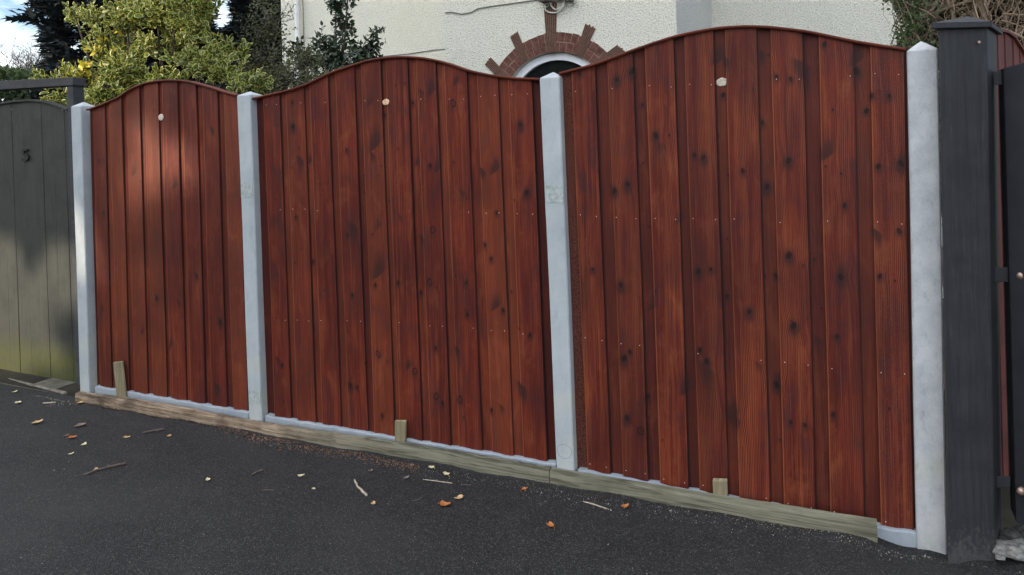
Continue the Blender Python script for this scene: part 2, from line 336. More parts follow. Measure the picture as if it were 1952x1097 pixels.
# ------------------------------------------------------------------ concrete posts
def post(lt, lb, rt, rb, peak, label, mat=None, depth=.115):
    a, b_, c, d = P(*lt), P(*lb), P(*rt), P(*rb)
    z0 = min(b_.z, d.z)-.12
    def ext(t, bt): k = (z0-t.z)/(bt.z-t.z); return t.x+(bt.x-t.x)*k
    xl0, xr0 = ext(a, b_), ext(c, d); zt = (a.z+c.z)/2
    xl1, xr1 = a.x, c.x
    ch = .006
    def ring(xl, xr, z, ins=0):
        return [(xl+ch+ins,ins,z),(xr-ch-ins,ins,z),(xr-ins,ch+ins,z),(xr-ins,depth-ch-ins,z),(xr-ch-ins,depth-ins,z),(xl+ch+ins,depth-ins,z),(xl+ins,depth-ch-ins,z),(xl+ins,ch+ins,z)]
    mb = MB(); n = 8; vs = []; K = 26
    for i in range(K+1):
        t = i/K; wv = .0008*math.sin(9*t+xl0*7)
        vs += [(p[0]+wv, p[1]+wv, p[2]) for p in ring(xl0+(xl1-xl0)*t, xr0+(xr1-xr0)*t, z0+(zt-z0)*t)]
    vs += ring(xl1, xr1, zt+.006, .003); pk = P(peak[0], peak[1], depth/2)
    tip = ring((xl1+xr1)/2-.019, (xl1+xr1)/2+.019, pk.z)
    tip = [((xl1+xr1)/2+(q[0]-(xl1+xr1)/2)*.05, depth/2+(q[1]-depth/2)*.05, pk.z) for q in ring(xl1, xr1, pk.z)]
    vs += tip
    fs = [(i*n+j, i*n+(j+1)%n, (i+1)*n+(j+1)%n, (i+1)*n+j) for i in range(K+2) for j in range(n)]
    fs += [tuple((K+2)*n+j for j in range(n))]
    # grout traces where the mould lid sat are in the material
    mb.add([(v[0]-xl0, v[1], v[2]-z0) for v in vs], fs)
    o = mb.build('concrete_post', mat or CONC, bevel=.0015, seg=1); o.location = (xl0, 0, z0)
    tag(o, label, 'fence post', 'concrete posts of the fence'); return o, zt
po1, _ = post((134.5,205),(152.4,749),(153.7,203),(170.3,752),(162,195), 'pale concrete post between the grey number gate and the narrowest red panel')
po2, _ = post((451,184),(474,801),(476.5,182),(498.5,806),(478,175), 'pale concrete post with a square stained patch low down, second from the left')
po3, _ = post((1028,151),(1060.5,893),(1066,148),(1095,901),(1046,139), 'pale concrete post left of the widest-looking red panel, oval ring mark near its foot')
po4, _ = post((1730,97),(1748,1052),(1788.6,96),(1806,1055),(1765,79), 'wide-looking pitted concrete post beside the black timber gate post', CONC4, .125)
def slab(o, name, corners, mat, y=-.0022, th=.002, label=None):
    mb = MB(); q = [P(a, b, 0) for a, b in corners]; L = o.location
    mb.hexa([(p.x-L.x, y, p.z-L.z) for p in q], [(p.x-L.x, y+th, p.z-L.z) for p in q])
    s = mb.build(name, mat); s.parent = o
    if label: s['label'] = label
    return s
STAINP = mat_concrete('label_residue', (.30, .335, .31), (.46, .50, .50), (.22, .245, .23), 9)
slab(po2, 'label_residue', [(459,349),(481,349),(482,375),(460,376)], STAINP, label='faded square label mark')
slab(po2, 'label_residue', [(474,744),(496,745),(496.5,771),(475,769)], STAINP, label='grey green square label mark near the foot')
slab(po3, 'label_residue', [(1040,353),(1073,354),(1074,387),(1042,386)], STAINP, label='faded square label mark')
def ring_mark():
    c = P(1076, 861, 0); L = po3.location; mb = MB()
    for r0, r1 in ((.036, .039), (.0, .0)):
        if r1 == 0: continue
        n = 40; vs = []
        for i in range(n):
            g = 2*math.pi*i/n; wob = 1+.05*math.sin(3*g)
            for r in (r0, r1): vs.append((c.x-L.x+r*math.cos(g)*wob, -.0012, c.z-L.z+r*.92*math.sin(g)))
        mb.add(vs, [(2*i, 2*((i+1)%n), 2*((i+1)%n)+1, 2*i+1) for i in range(n)])
    for k in range(5):
        x = c.x-L.x-.018+k*.008; mb.add([(x, -.0012, c.z-L.z-.008+.004*(k%2)), (x+.006, -.0012, c.z-L.z+.004), (x+.007, -.0012, c.z-L.z+.006), (x+.001, -.0012, c.z-L.z-.004)], [(0,1,2,3)])
    s = mb.build('stamp_mark', mat_simple('stamp_ink', (.24, .27, .28), .9, .1)); s.parent = po3
ring_mark()
# ------------------------------------------------------------------ stained panels
def crop(x0, y0, s, pts): return [(x0+p[0]/s, y0+p[1]/s, p[2]) for p in pts]
KN = []
KN += crop(600,150,3.133,[(485,40,'s'),(540,30,'s'),(635,75,'M'),(695,80,'M'),(580,145,'k'),(845,25,'m'),(828,148,'o'),(330,150,'M'),(190,425,'k'),(360,400,'B'),(345,455,'m'),(395,520,'s'),(500,420,'s'),(605,510,'m'),(690,520,'k'),(730,545,'m'),(830,500,'s'),(1228,275,'K'),(1265,680,'K'),(1190,725,'s'),(1000,550,'m'),(1075,550,'M'),(885,680,'M'),(905,715,'s'),(380,580,'s'),(290,580,'s'),(290,680,'s'),(440,730,'s'),(515,825,'m'),(705,905,'o'),(635,950,'m'),(195,935,'k'),(225,880,'B'),(375,890,'M'),(1085,800,'k'),(1015,990,'s'),(142,690,'s'),(30,630,'s'),(345,930,'s'),(410,215,'k')])
KN += crop(440,160,3.428,[(400,120,'k'),(405,280,'K'),(450,490,'M'),(400,545,'s'),(445,420,'s'),(510,510,'m'),(550,220,'s'),(585,655,'s'),(425,870,'k'),(295,755,'s'),(325,580,'s')])
KN += crop(480,440,2.612,[(110,175,'s'),(110,290,'s'),(120,435,'s'),(150,670,'k'),(160,845,'s'),(245,90,'s'),(215,160,'s'),(200,290,'s'),(205,450,'s'),(300,155,'k'),(360,295,'s'),(500,320,'k'),(335,585,'s'),(490,770,'K'),(490,750,'m'),(525,780,'k'),(630,215,'B'),(615,270,'k'),(630,615,'o'),(675,650,'s'),(650,920,'k'),(565,660,'s'),(730,260,'k'),(130,640,'m')])
KN += crop(760,440,2.438,[(145,240,'o'),(178,265,'s'),(100,290,'k'),(75,655,'o'),(45,635,'m'),(172,545,'k'),(175,770,'o'),(205,800,'k'),(265,210,'s'),(315,240,'k'),(318,390,'k'),(315,370,'m'),(265,400,'s'),(270,550,'m'),(285,785,'o'),(303,868,'s'),(400,65,'k'),(430,130,'k'),(450,355,'M'),(485,370,'k'),(430,835,'k'),(480,820,'m'),(520,285,'s'),(610,485,'k'),(560,455,'s'),(570,725,'M')])
KN += crop(1070,50,3.133,[(330,320,'K'),(330,300,'m'),(420,270,'K'),(110,285,'k'),(480,470,'k'),(480,820,'s'),(565,655,'K'),(585,700,'B'),(645,650,'s'),(395,945,'K'),(315,985,'K'),(315,970,'M'),(795,770,'k'),(850,785,'K'),(935,200,'M'),(980,200,'m'),(963,410,'k'),(935,655,'s'),(995,890,'s')])
KN += crop(1390,40,2.886,[(175,175,'m'),(215,185,'s'),(395,240,'B'),(260,305,'k'),(340,320,'k'),(525,130,'k'),(700,275,'K'),(700,220,'M'),(180,560,'k'),(570,490,'s'),(755,495,'k'),(785,410,'k'),(880,415,'k'),(325,770,'K'),(325,750,'m'),(75,825,'k'),(205,915,'K'),(540,740,'M'),(530,800,'s'),(820,800,'k'),(945,785,'K'),(945,780,'m'),(635,1015,'k'),(615,840,'s'),(130,380,'s')])
KN += crop(1070,380,3.427,[(205,460,'k'),(388,560,'K'),(410,1040,'K'),(448,998,'k'),(895,472,'K'),(975,460,'k'),(585,715,'M'),(905,988,'k'),(950,1060,'K'),(945,1100,'B'),(775,140,'M'),(570,180,'s'),(615,600,'s'),(1080,640,'k'),(1080,260,'s')])
KN += crop(1390,400,3.428,[(390,300,'K'),(485,365,'s'),(300,435,'k'),(235,435,'s'),(728,440,'K'),(728,420,'m'),(985,435,'k'),(1083,465,'s'),(130,665,'K'),(420,760,'K'),(420,740,'m'),(705,830,'k'),(580,850,'M'),(1110,140,'k'),(965,150,'m'),(555,330,'s'),(190,1010,'m'),(605,650,'s')])
KN += crop(1390,690,3.228,[(290,150,'K'),(290,140,'m'),(380,370,'k'),(465,388,'k'),(640,325,'k'),(985,290,'s'),(310,490,'s'),(20,340,'M')])
KN += crop(1040,560,3.226,[(500,765,'K'),(585,845,'o'),(625,640,'k'),(720,900,'s'),(1155,750,'M'),(860,600,'M')])
KN += crop(130,180,3.918,[(225,490,'m'),(260,490,'s'),(215,885,'s'),(262,885,'k'),(245,120,'s'),(490,590,'M'),(540,650,'s'),(800,690,'M'),(1075,260,'m'),(1000,430,'s'),(945,710,'s'),(700,880,'s'),(640,120,'s'),(430,90,'s')])
KN += crop(160,420,2.888,[(110,260,'s'),(175,240,'s'),(275,170,'s'),(400,430,'k'),(400,420,'m'),(620,310,'k'),(620,300,'m'),(700,540,'s'),(750,560,'K'),(320,620,'m'),(470,700,'k'),(480,690,'m'),(525,450,'m'),(100,500,'M'),(705,100,'s'),(275,575,'s'),(730,910,'M')])
KW = [(P(x, y, .03), k) for x, y, k in KN]
def fields(X, Z):
    "warped grain coordinate, knot and smudge fields"
    U = X.copy(); K = np.zeros_like(X); S = np.zeros_like(X)
    RAD = {'s': (.0056, .22), 'k': (.0088, .45), 'K': (.0122, .6), 'o': (.0155, .3), 'm': (0, .032), 'M': (0, .048), 'B': (0, .070)}
    for i, (p, k) in enumerate(KW):
        r, s = RAD[k]; dx = X-p.x; dz = Z-p.z; tilt = .25*math.sin(i*2.3)
        if r:
            dxx = dx + dz*tilt; q = (dxx/r)**2 + (dz/(r*1.35))**2
            if k == 'o': K = np.maximum(K, np.where(q < 3, np.exp(-((np.sqrt(q)-.85)/.22)**2)*.6 + .42*np.exp(-q*8), 0))
            else: K = np.maximum(K, np.where(q < 9, np.exp(-q*1.1), 0)*(.6 if k == 's' else .78+.2*math.sin(i*7.7)))
            U = U + dx*.6*np.exp(-(dx/(r*2.6))**2 - (dz/(r*4.5))**2)
            if s: S = np.maximum(S, s*np.exp(-(dx/(r*1.9))**2-((dz+r*.8)/(r*3.0))**2))
        else:
            up = 1 if i % 2 else -1
            zz = (dz-up*dx*.7)*up; lo = s*(.22 if k != 'm' else .3); hi = s*1.25
            S = np.maximum(S, (.62+.25*math.sin(i*5.1))*np.exp(-(dx/(s*.55))**2)*np.where(zz < 0, np.exp(-(zz/lo)**2), np.exp(-(np.maximum(zz, 0)/hi)**1.5)))
            U = U + dx*.3*np.exp(-(dx/s)**2-(dz/(s*1.5))**2)
    return U, K, S
def panel(label, left, right, bot, top, y0px, lefts, rights, rough_ids, ridge, nailrows, plug, seed, org, rnd_lo=.1, rec=.040, rrn=(.1, .9)):
    rg = np.random.default_rng(seed)
    def line(pp): a, b = P(*pp[0], .03), P(*pp[1], .03); return lambda z: a.x+(b.x-a.x)*(z-a.z)/(b.z-a.z)
    Lf, Rf = line(left), line(right)
    ba, bb = P(*bot[0], .03), P(*bot[1], .03); zb = lambda x: ba.z+(bb.z-ba.z)*(x-ba.x)/(bb.x-ba.x)
    tp = sorted([(P(x, y, .02).x, P(x, y, .02).z) for x, y in top]); tx = np.array([t[0] for t in tp]); tz = np.array([t[1] for t in tp])
    # smooth the crest curve
    xs_ = np.linspace(tx[0], tx[-1], 120); zs_ = np.interp(xs_, tx, tz)
    for _ in range(6): zs_[1:-1] = (zs_[:-2]+2*zs_[1:-1]+zs_[2:])/4
    zt = lambda x: np.interp(x, xs_, zs_)
    q0 = P((left[0][0]+right[0][0])/2, y0px, .03)
    def T(px): q = P(px, y0px, .03); return (q.x-Lf(q.z))/(Rf(q.z)-Lf(q.z))
    zref = [ba.z, tz.max()]
    wid = Rf(q0.z)-Lf(q0.z)
    root = empty('fence_panel', (Lf(ba.z), .03, ba.z), label, 'fence panel')
    V = []; FA = []; A1 = []; A2 = []
    def board(t0, t1, yf, yb, idx, prough=0, prid=0, porg=0, rnd=None, recess=False):
        nonlocal V, FA
        nc = max(4, int((t1-t0)*wid/.004)); nr = 330
        tt = np.linspace(0, 1, nc+1); e = .0022/((t1-t0)*wid)
        tt = np.concatenate([[0, 0, e*.35], np.linspace(e, 1-e, nc+1), [1-e*.35, 1, 1]])
        yy = np.concatenate([[yb, yf+.0025, yf+.0007], np.full(nc+1, yf), [yf+.0007, yf+.0025, yb]])
        cup = .0012*rg.uniform(-1, 1); yy = yy + cup*np.cos((tt-.5)*math.pi)
        rows = np.linspace(0, 1, nr+1)
        TT, RR = np.meshgrid(tt, rows); YY = np.tile(yy, (nr+1, 1))
        # straight plank following the (slightly leaning) panel
        t = t0+(t1-t0)*TT
        xb = Lf(zref[0]) + t*(Rf(zref[0])-Lf(zref[0])); z0 = zb(xb) + rg.uniform(-.004, .003)
        ztp = zt(Lf(zref[1]) + t*(Rf(zref[1])-Lf(zref[1])))
        Z = z0 + (ztp-z0)*RR
        X = Lf(Z)+t*(Rf(Z)-Lf(Z)) + .0013*np.sin(Z*rg.uniform(2, 5)+rg.uniform(0, 6))
        YY = YY + .0012*np.sin(Z*rg.uniform(1.5, 3.5)+rg.uniform(0, 6))
        U, K, S = fields(X, Z)
        wx = TT*(t1-t0)*wid
        og = np.full(U.shape, float(porg)); ci = np.arange(len(tt))[None, :]+0*S
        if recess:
            S = np.maximum(S, .95*np.exp(-(np.maximum(wx-.0085, 0)/.0028)**2)) if t0 > 0 else S  # strip beside the overboard darkened: pooled stain plus painted gap shade
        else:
            S = np.where((ci <= 1) | (ci >= len(tt)-2), .97, S)  # side faces darkened: pooled stain plus painted shade
            og = np.where((ci > 1) & (wx < .006), 2.0, og)  # left arris lightened, an edge highlight painted into the colour
        m = len(tt); o = sum(len(v) for v in V)
        V.append(np.stack([X.ravel(), YY.ravel(), Z.ravel()], 1))
        ii, jj = np.meshgrid(np.arange(m-1), np.arange(nr)); a = (jj*m+ii).ravel()+o
        FA.append(np.stack([a, a+1, a+m+1, a+m], 1))
        r_ = rg.uniform(rnd_lo, 1) if rnd is None else rnd
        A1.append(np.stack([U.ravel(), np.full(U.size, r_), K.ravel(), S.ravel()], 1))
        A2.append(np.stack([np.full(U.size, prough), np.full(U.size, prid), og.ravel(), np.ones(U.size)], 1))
    tl = [T(x) for x in lefts]; tr = [T(x) for x in rights]
    # recessed boards run behind the gaps
    edges = [-.012] + tr + [1.012]
    for i in range(len(tr)+1):
        a = -.014 if i == 0 else tr[i-1]-.006/wid
        b = tl[i]+.006/wid if i < len(tl) else 1.014
        if b-a < .015: continue
        pr = .8 if ('r%d' % i) in rough_ids else 0
        end = i in (0, len(tr)) and rec < .045
        board(a, b, rec+(.012 if end else 0), rec+.012+(.006 if end else 0), i, pr, ridge*rg.uniform(0, 1), 0 if end else org*rg.uniform(0, .8), 0.0 if end else rg.uniform(*rrn), True)  # end boards and deeper recesses toned darker, recess shade painted in
    for i, (a, b) in enumerate(zip(tl, tr)):
        pr = .18 if ('o%d' % i) in rough_ids else 0
        board(a, b, .030+rg.uniform(-.0015, .0015), .050, i, pr, ridge*rg.uniform(.3, 1), org*(rg.uniform(0, 1) if rg.random() < .5 else 0))
    def mk(name, V, FA, A1, A2):
        v = np.concatenate(V); f = np.concatenate(FA); a1 = np.concatenate(A1); a2 = np.concatenate(A2)
        me = bpy.data.meshes.new(name); me.vertices.add(len(v)); me.vertices.foreach_set('co', (v-np.array(root.location)).ravel())
        me.loops.add(f.size); me.loops.foreach_set('vertex_index', f.ravel().astype(np.int32))
        me.polygons.add(len(f)); me.polygons.foreach_set('loop_start', np.arange(0, f.size, 4, dtype=np.int32)); me.polygons.foreach_set('loop_total', np.full(len(f), 4, dtype=np.int32))
        me.update(calc_edges=True)
        me.polygons.foreach_set('use_smooth', np.ones(len(f), dtype=bool))
        for nm, a in (('wd', a1), ('wd2', a2)):
            at = me.attributes.new(nm, 'FLOAT_COLOR', 'POINT'); at.data.foreach_set('color', a.astype(np.float32).ravel())
        me.materials.append(STAIN); o = bpy.data.objects.new(name, me); sc.collection.objects.link(o); o.parent = root; return o
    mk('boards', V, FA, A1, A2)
    # bent capping strip over the crest
    V2 = []; xs2 = np.linspace(Lf(tz[0])-.006, Rf(tz[-1])+.004, 90)
    ring = [(.016, -.003), (.014, .006), (.017, .009), (.068, .009), (.070, .006), (.070, -.003)]
    g_ = np.array([[(x, yy, float(zt(min(max(x, xs_[0]), xs_[-1])))+dz) for (yy, dz) in ring] for x in xs2])
    n = len(ring); m = len(xs2); v = g_.reshape(-1, 3)
    f = np.array([(i*n+j, i*n+(j+1)%n, (i+1)*n+(j+1)%n, (i+1)*n+j) for i in range(m-1) for j in range(n)])[:, ::-1]
    a1 = np.stack([v[:, 1]*1.0+.3, np.full(len(v), .9), np.zeros(len(v)), np.zeros(len(v))], 1); a2 = np.tile([.25, 0, .35, 1], (len(v), 1))
    mk('capping_strip', [v], [f], [a1], [a2])
    # back frame
    mb = MB()
    for t in (0.0, .5, 1.0):
        x0 = Lf(q0.z)+t*wid; mb.box(x0-.022, x0+.022, .0605, .10, ba.z*(1-t)+bb.z*t+.02, float(zt(min(max(x0, xs_[0]), xs_[-1])))-.03)
    for z in (.15, .95, 1.42): mb.box(Lf(q0.z)+.024, Rf(q0.z)-.024, .061, .096, ba.z+z, ba.z+z+.04)
    fr = mb.build('back_frame', BARKD); fr.parent = root; fr.matrix_parent_inverse = Matrix.Translation(-root.location)
    # nails
    mb = MB()
    for (pts) in nailrows:
        wp = [P(x, y, .03) for x, y in pts]; nx_ = [p.x for p in wp]; nz_ = [p.z for p in wp]
        for a, b in zip(tl, tr):
            for t in (a+.012, b-.012):
                x = Lf(nz_[0])+t*wid
                z = float(np.interp(x, nx_, nz_)) + rg.uniform(-.006, .006); x = Lf(z)+t*(Rf(z)-Lf(z))+rg.uniform(-.004, .004)
                if rg.random() < (.25 if ridge > .5 else .5): continue
                r = .0020; vs = [(x, .0265, z)]+[(x+r*math.cos(k*math.pi/3), .0278, z+r*math.sin(k*math.pi/3)) for k in range(6)]+[(x+r*math.cos(k*math.pi/3), .031, z+r*math.sin(k*math.pi/3)) for k in range(6)]
                mb.add(vs, [(0, 1+(k+1)%6, 1+k) for k in range(6)]+[(1+k, 1+(k+1)%6, 7+(k+1)%6, 7+k) for k in range(6)])
    if mb.v:
        nl = mb.build('nail_heads', NAILM, root); nl['kind'] = 'stuff'; nl['label'] = 'pale nail heads in rows'
    # pale plug
    (px, py, wpx, hpx, mt, yo) = plug
    c = P(px, py, yo); sx = abs(P(px+wpx/2, py, yo).x-c.x); sz = abs(P(px, py+hpx/2, yo).z-c.z); mb = MB(); vs = []; n = 20
    for r, dy in ((1, .003), (.95, -.0012), (.72, -.0022), (.45, -.0016), (.12, -.0022)):
        for k in range(n):
            g = 2*math.pi*k/n; e = 1+.05*math.sin(2*g+1)+.03*math.sin(5*g)
            vs.append((c.x+sx*r*e*math.cos(g), c.y+dy, c.z+sz*r*e*math.sin(g)))
    fs = [(i*n+k, i*n+(k+1)%n, (i+1)*n+(k+1)%n, (i+1)*n+k) for i in range(4) for k in range(n)]+[tuple(4*n+k for k in range(n))]
    mb.add(vs, [f[::-1] for f in fs]); pg = mb.build('knot_plug', mt, root, smooth=True); pg['label'] = 'pale oval wooden plug'
    return root
panel('narrowest red-brown wave-top fence panel, left of the other two', [(169,206),(183,737)], [(453,184),(472,787)], [(183,738),(472,788)],
      [(169,210),(180,206),(200,198),(225,187),(250,170),(275,160),(300,155.5),(330,154),(360,157),(400,168),(430,178),(453,184)], 308,
      [178.5,211.7,243.6,279,312.5,350.8,389,430], [201.5,234.6,269,305,342,378,418,457.5], ['o7'], .15,
      [], (307,224,10,13,PALEW,.029), 11, .7, .4)
panel('wide red-brown wave-top panel with many dark knots, between two concrete posts in the middle', [(484,188),(506,793)], [(1028,151),(1059,886)], [(506,793.5),(1056,887)],
      [(484,189),(505.6,184),(557,172),(590,160),(623,143),(650,133),(675,125),(700,117),(723,113),(750,110.5),(775,110),(805,112),(831,116.5),(860,125),(890,136),(915,141.5),(941,146),(980,151),(1028,152.5)], 399,
      [509.4,552.3,599,648.6,698,746,804,857,919,978], [540.6,587.3,634.5,685,735.8,787.5,841.6,900,959,1023], [], .12,
      [[(500,200),(900,187),(1010,178)],[(500,400),(651,401),(1015,409)],[(510,610),(762,614),(963,633)]], (736,195,14,13,TANW,.029), 23, .7, .5)
panel('red-brown wave-top panel with narrow recessed boards and fine ridged grain, rightmost of the three', [(1070,144),(1101,896)], [(1724,96),(1743,1016)], [(1103,897),(1745,1018)],
      [(1066,142),(1069.5,141),(1136,124),(1208,97),(1245,84),(1280,73),(1315,64.5),(1359,56.5),(1390,53.5),(1420,52),(1460,53),(1500,57),(1540,62),(1582,71),(1624,80),(1678,89),(1729,96.5)], 317,
      [1096,1165,1237,1312,1389,1476,1566,1663], [1141,1214,1292,1368,1449,1537,1632,1727], ['r0','o7'], 1.0,
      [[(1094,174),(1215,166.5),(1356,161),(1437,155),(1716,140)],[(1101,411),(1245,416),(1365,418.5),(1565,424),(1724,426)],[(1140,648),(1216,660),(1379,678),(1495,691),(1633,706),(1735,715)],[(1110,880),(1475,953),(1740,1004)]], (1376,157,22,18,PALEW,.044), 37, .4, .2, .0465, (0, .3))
# ------------------------------------------------------------------ gravel boards
def gravel(x0, x1, t0, t1, label, zbase):
    a, b = P(*t0, .012), P(*t1, .012); mb = MB(); n = 60; vs = []
    L = Vector((a.x, .012, a.z))
    for i in range(n+1):
        t = i/n; x = a.x+(b.x-a.x)*t; z = a.z+(b.z-a.z)*t + .0022*math.sin(x*37)+.0016*math.sin(x*61+1)
        vs += [(x, .012, zbase), (x, .012, z-.006), (x, .017, z), (x, .060, z+.001), (x, .060, zbase)]
    fs = [(i*5+j, (i+1)*5+j, (i+1)*5+j+1, i*5+j+1) for i in range(n) for j in range(4)]
    fs += [tuple(range(4, -1, -1)), tuple(n*5+j for j in range(5))]
    mb.add([(v[0]-L.x, v[1]-L.y, v[2]-L.z) for v in vs], fs); o = mb.build('gravel_board', GRAVC); o.location = L
    tag(o, label, 'gravel board', 'concrete gravel boards under the red panels')
gravel(0, 0, (181,737), (473.5,787), 'concrete gravel board under the narrowest red panel', gz(-4)-.1)
gravel(0, 0, (505.5,793), (1059,886), 'concrete gravel board under the middle red panel', gz(-3)-.1)
gravel(0, 0, (1101,896), (1747,1018), 'concrete gravel board under the rightmost red panel, its right end showing below the timber', gz(-1)-.1)
# ------------------------------------------------------------------ timber kickboards
def kick(tops, bots, label, y0=-.045, y1=-.006, rough=1.0, seed=1, mat=None):
    mat = mat or KICK
    rg = random.Random(seed); tw = [P(*p, y0) for p in tops]; bw = [P(*p, y0) for p in bots]
    tx = [p.x for p in tw]; tz = [p.z for p in tw]; bx = [p.x for p in bw]; bz = [p.z for p in bw]
    x0, x1 = tx[0], tx[-1]; n = int((x1-x0)/.02); mb = MB(); vs = []; m = 8
    L = Vector((x0, y0, bz[0]))
    for i in range(n+1):
        x = x0+(x1-x0)*i/n; t = float(np.interp(x, tx, tz)); b = float(np.interp(x, bx, bz))-.05
        jag = rough*(.004*math.sin(x*23)+.003*math.sin(x*57+1)+rg.uniform(-.0015, .0015))
        ends = .006*rough if i in (0, n) else 0
        pts = [(y1, b), (y0, b), (y0+jag*.5, b+(t-b)*.4), (y0-.002+jag*.6, b+(t-b)*.7), (y0+.001+abs(jag)*.5, t-.008+jag*.3), (y0+.006, t-.001+jag*.35), (y1-.004, t+.002+jag*.3), (y1, t-.002)]
        vs += [(x-L.x, yy-L.y, z-L.z) for yy, z in pts]
    fs = [(i*m+j, (i+1)*m+j, (i+1)*m+(j+1)%m, i*m+(j+1)%m) for i in range(n) for j in range(m)]
    fs += [tuple(range(m)), tuple(n*m+j for j in range(m-1, -1, -1))]
    mb.add(vs, [f[::-1] for f in fs]); o = mb.build('timber_board', mat, smooth=True); o.location = L
    o.data.set_sharp_from_angle(angle=R(40))
    tag(o, label, 'timber board', 'old boards pegged along the foot of the fence'); return o
kick([(143,750),(245,763.5),(330,777),(400,791),(475,806),(659,833.5),(762,848),(900,871),(980,885),(1046,897)],
     [(143,772),(245,786),(330,805),(400,815),(450,831),(480,834),(560,848),(659,864),(762,887),(860,902),(980,918),(1046,931)], 'long cracked kickboard, brown and rotten at its left end, greener to the right', seed=3)
kick([(1047.5,897.5),(1101,907),(1267,934),(1380,953),(1460,965),(1580,984),(1672,998.5)], [(1047.5,932),(1101,943),(1267,968),(1460,998),(1580,1017),(1672,1034)], 'grey-green sawn kickboard right of the joint, below the rightmost red panel', rough=.35, seed=5, mat=KICKR)
def peg(q, label, y0, y1, chip, lean=0):
    w = [P(x, y, y0) for x, y in q]    # top left, top right, bottom right, bottom left
    mb = MB(); L = Vector((w[3].x, y0, w[3].z-.10)); w[2].z -= .08; w[3].z -= .08
    f = [w[3], w[2], w[1], w[0]]
    zt = max(w[0].z, w[1].z); vs = []
    b = [(p.x-L.x, 0, p.z-L.z) for p in f]; k = [(p.x-L.x, y1-y0, p.z-L.z+(.0 if i < 2 else chip)) for i, p in enumerate(f)]
    mb.hexa([b[0], b[1], k[1], k[0]], [b[3], b[2], k[2], k[3]])
    o = mb.build('wooden_peg', PEG, bevel=.004, seg=2); o.location = L
    tag(o, label, 'wooden peg', 'pegs holding the kickboards')
peg([(215,692),(232,690),(242,763),(224,762)], 'tall leaning wooden peg in front of the narrowest red panel', -.0045, .0105, .004)
peg([(752,803),(773,803),(771,850),(751,849)], 'short square-topped peg at the middle red panel', -.0045, .0105, .003)
peg([(1358,917),(1386,918),(1388,953),(1360,950)], 'short peg with clipped corners below the rightmost panel', -.0045, .0105, .008)
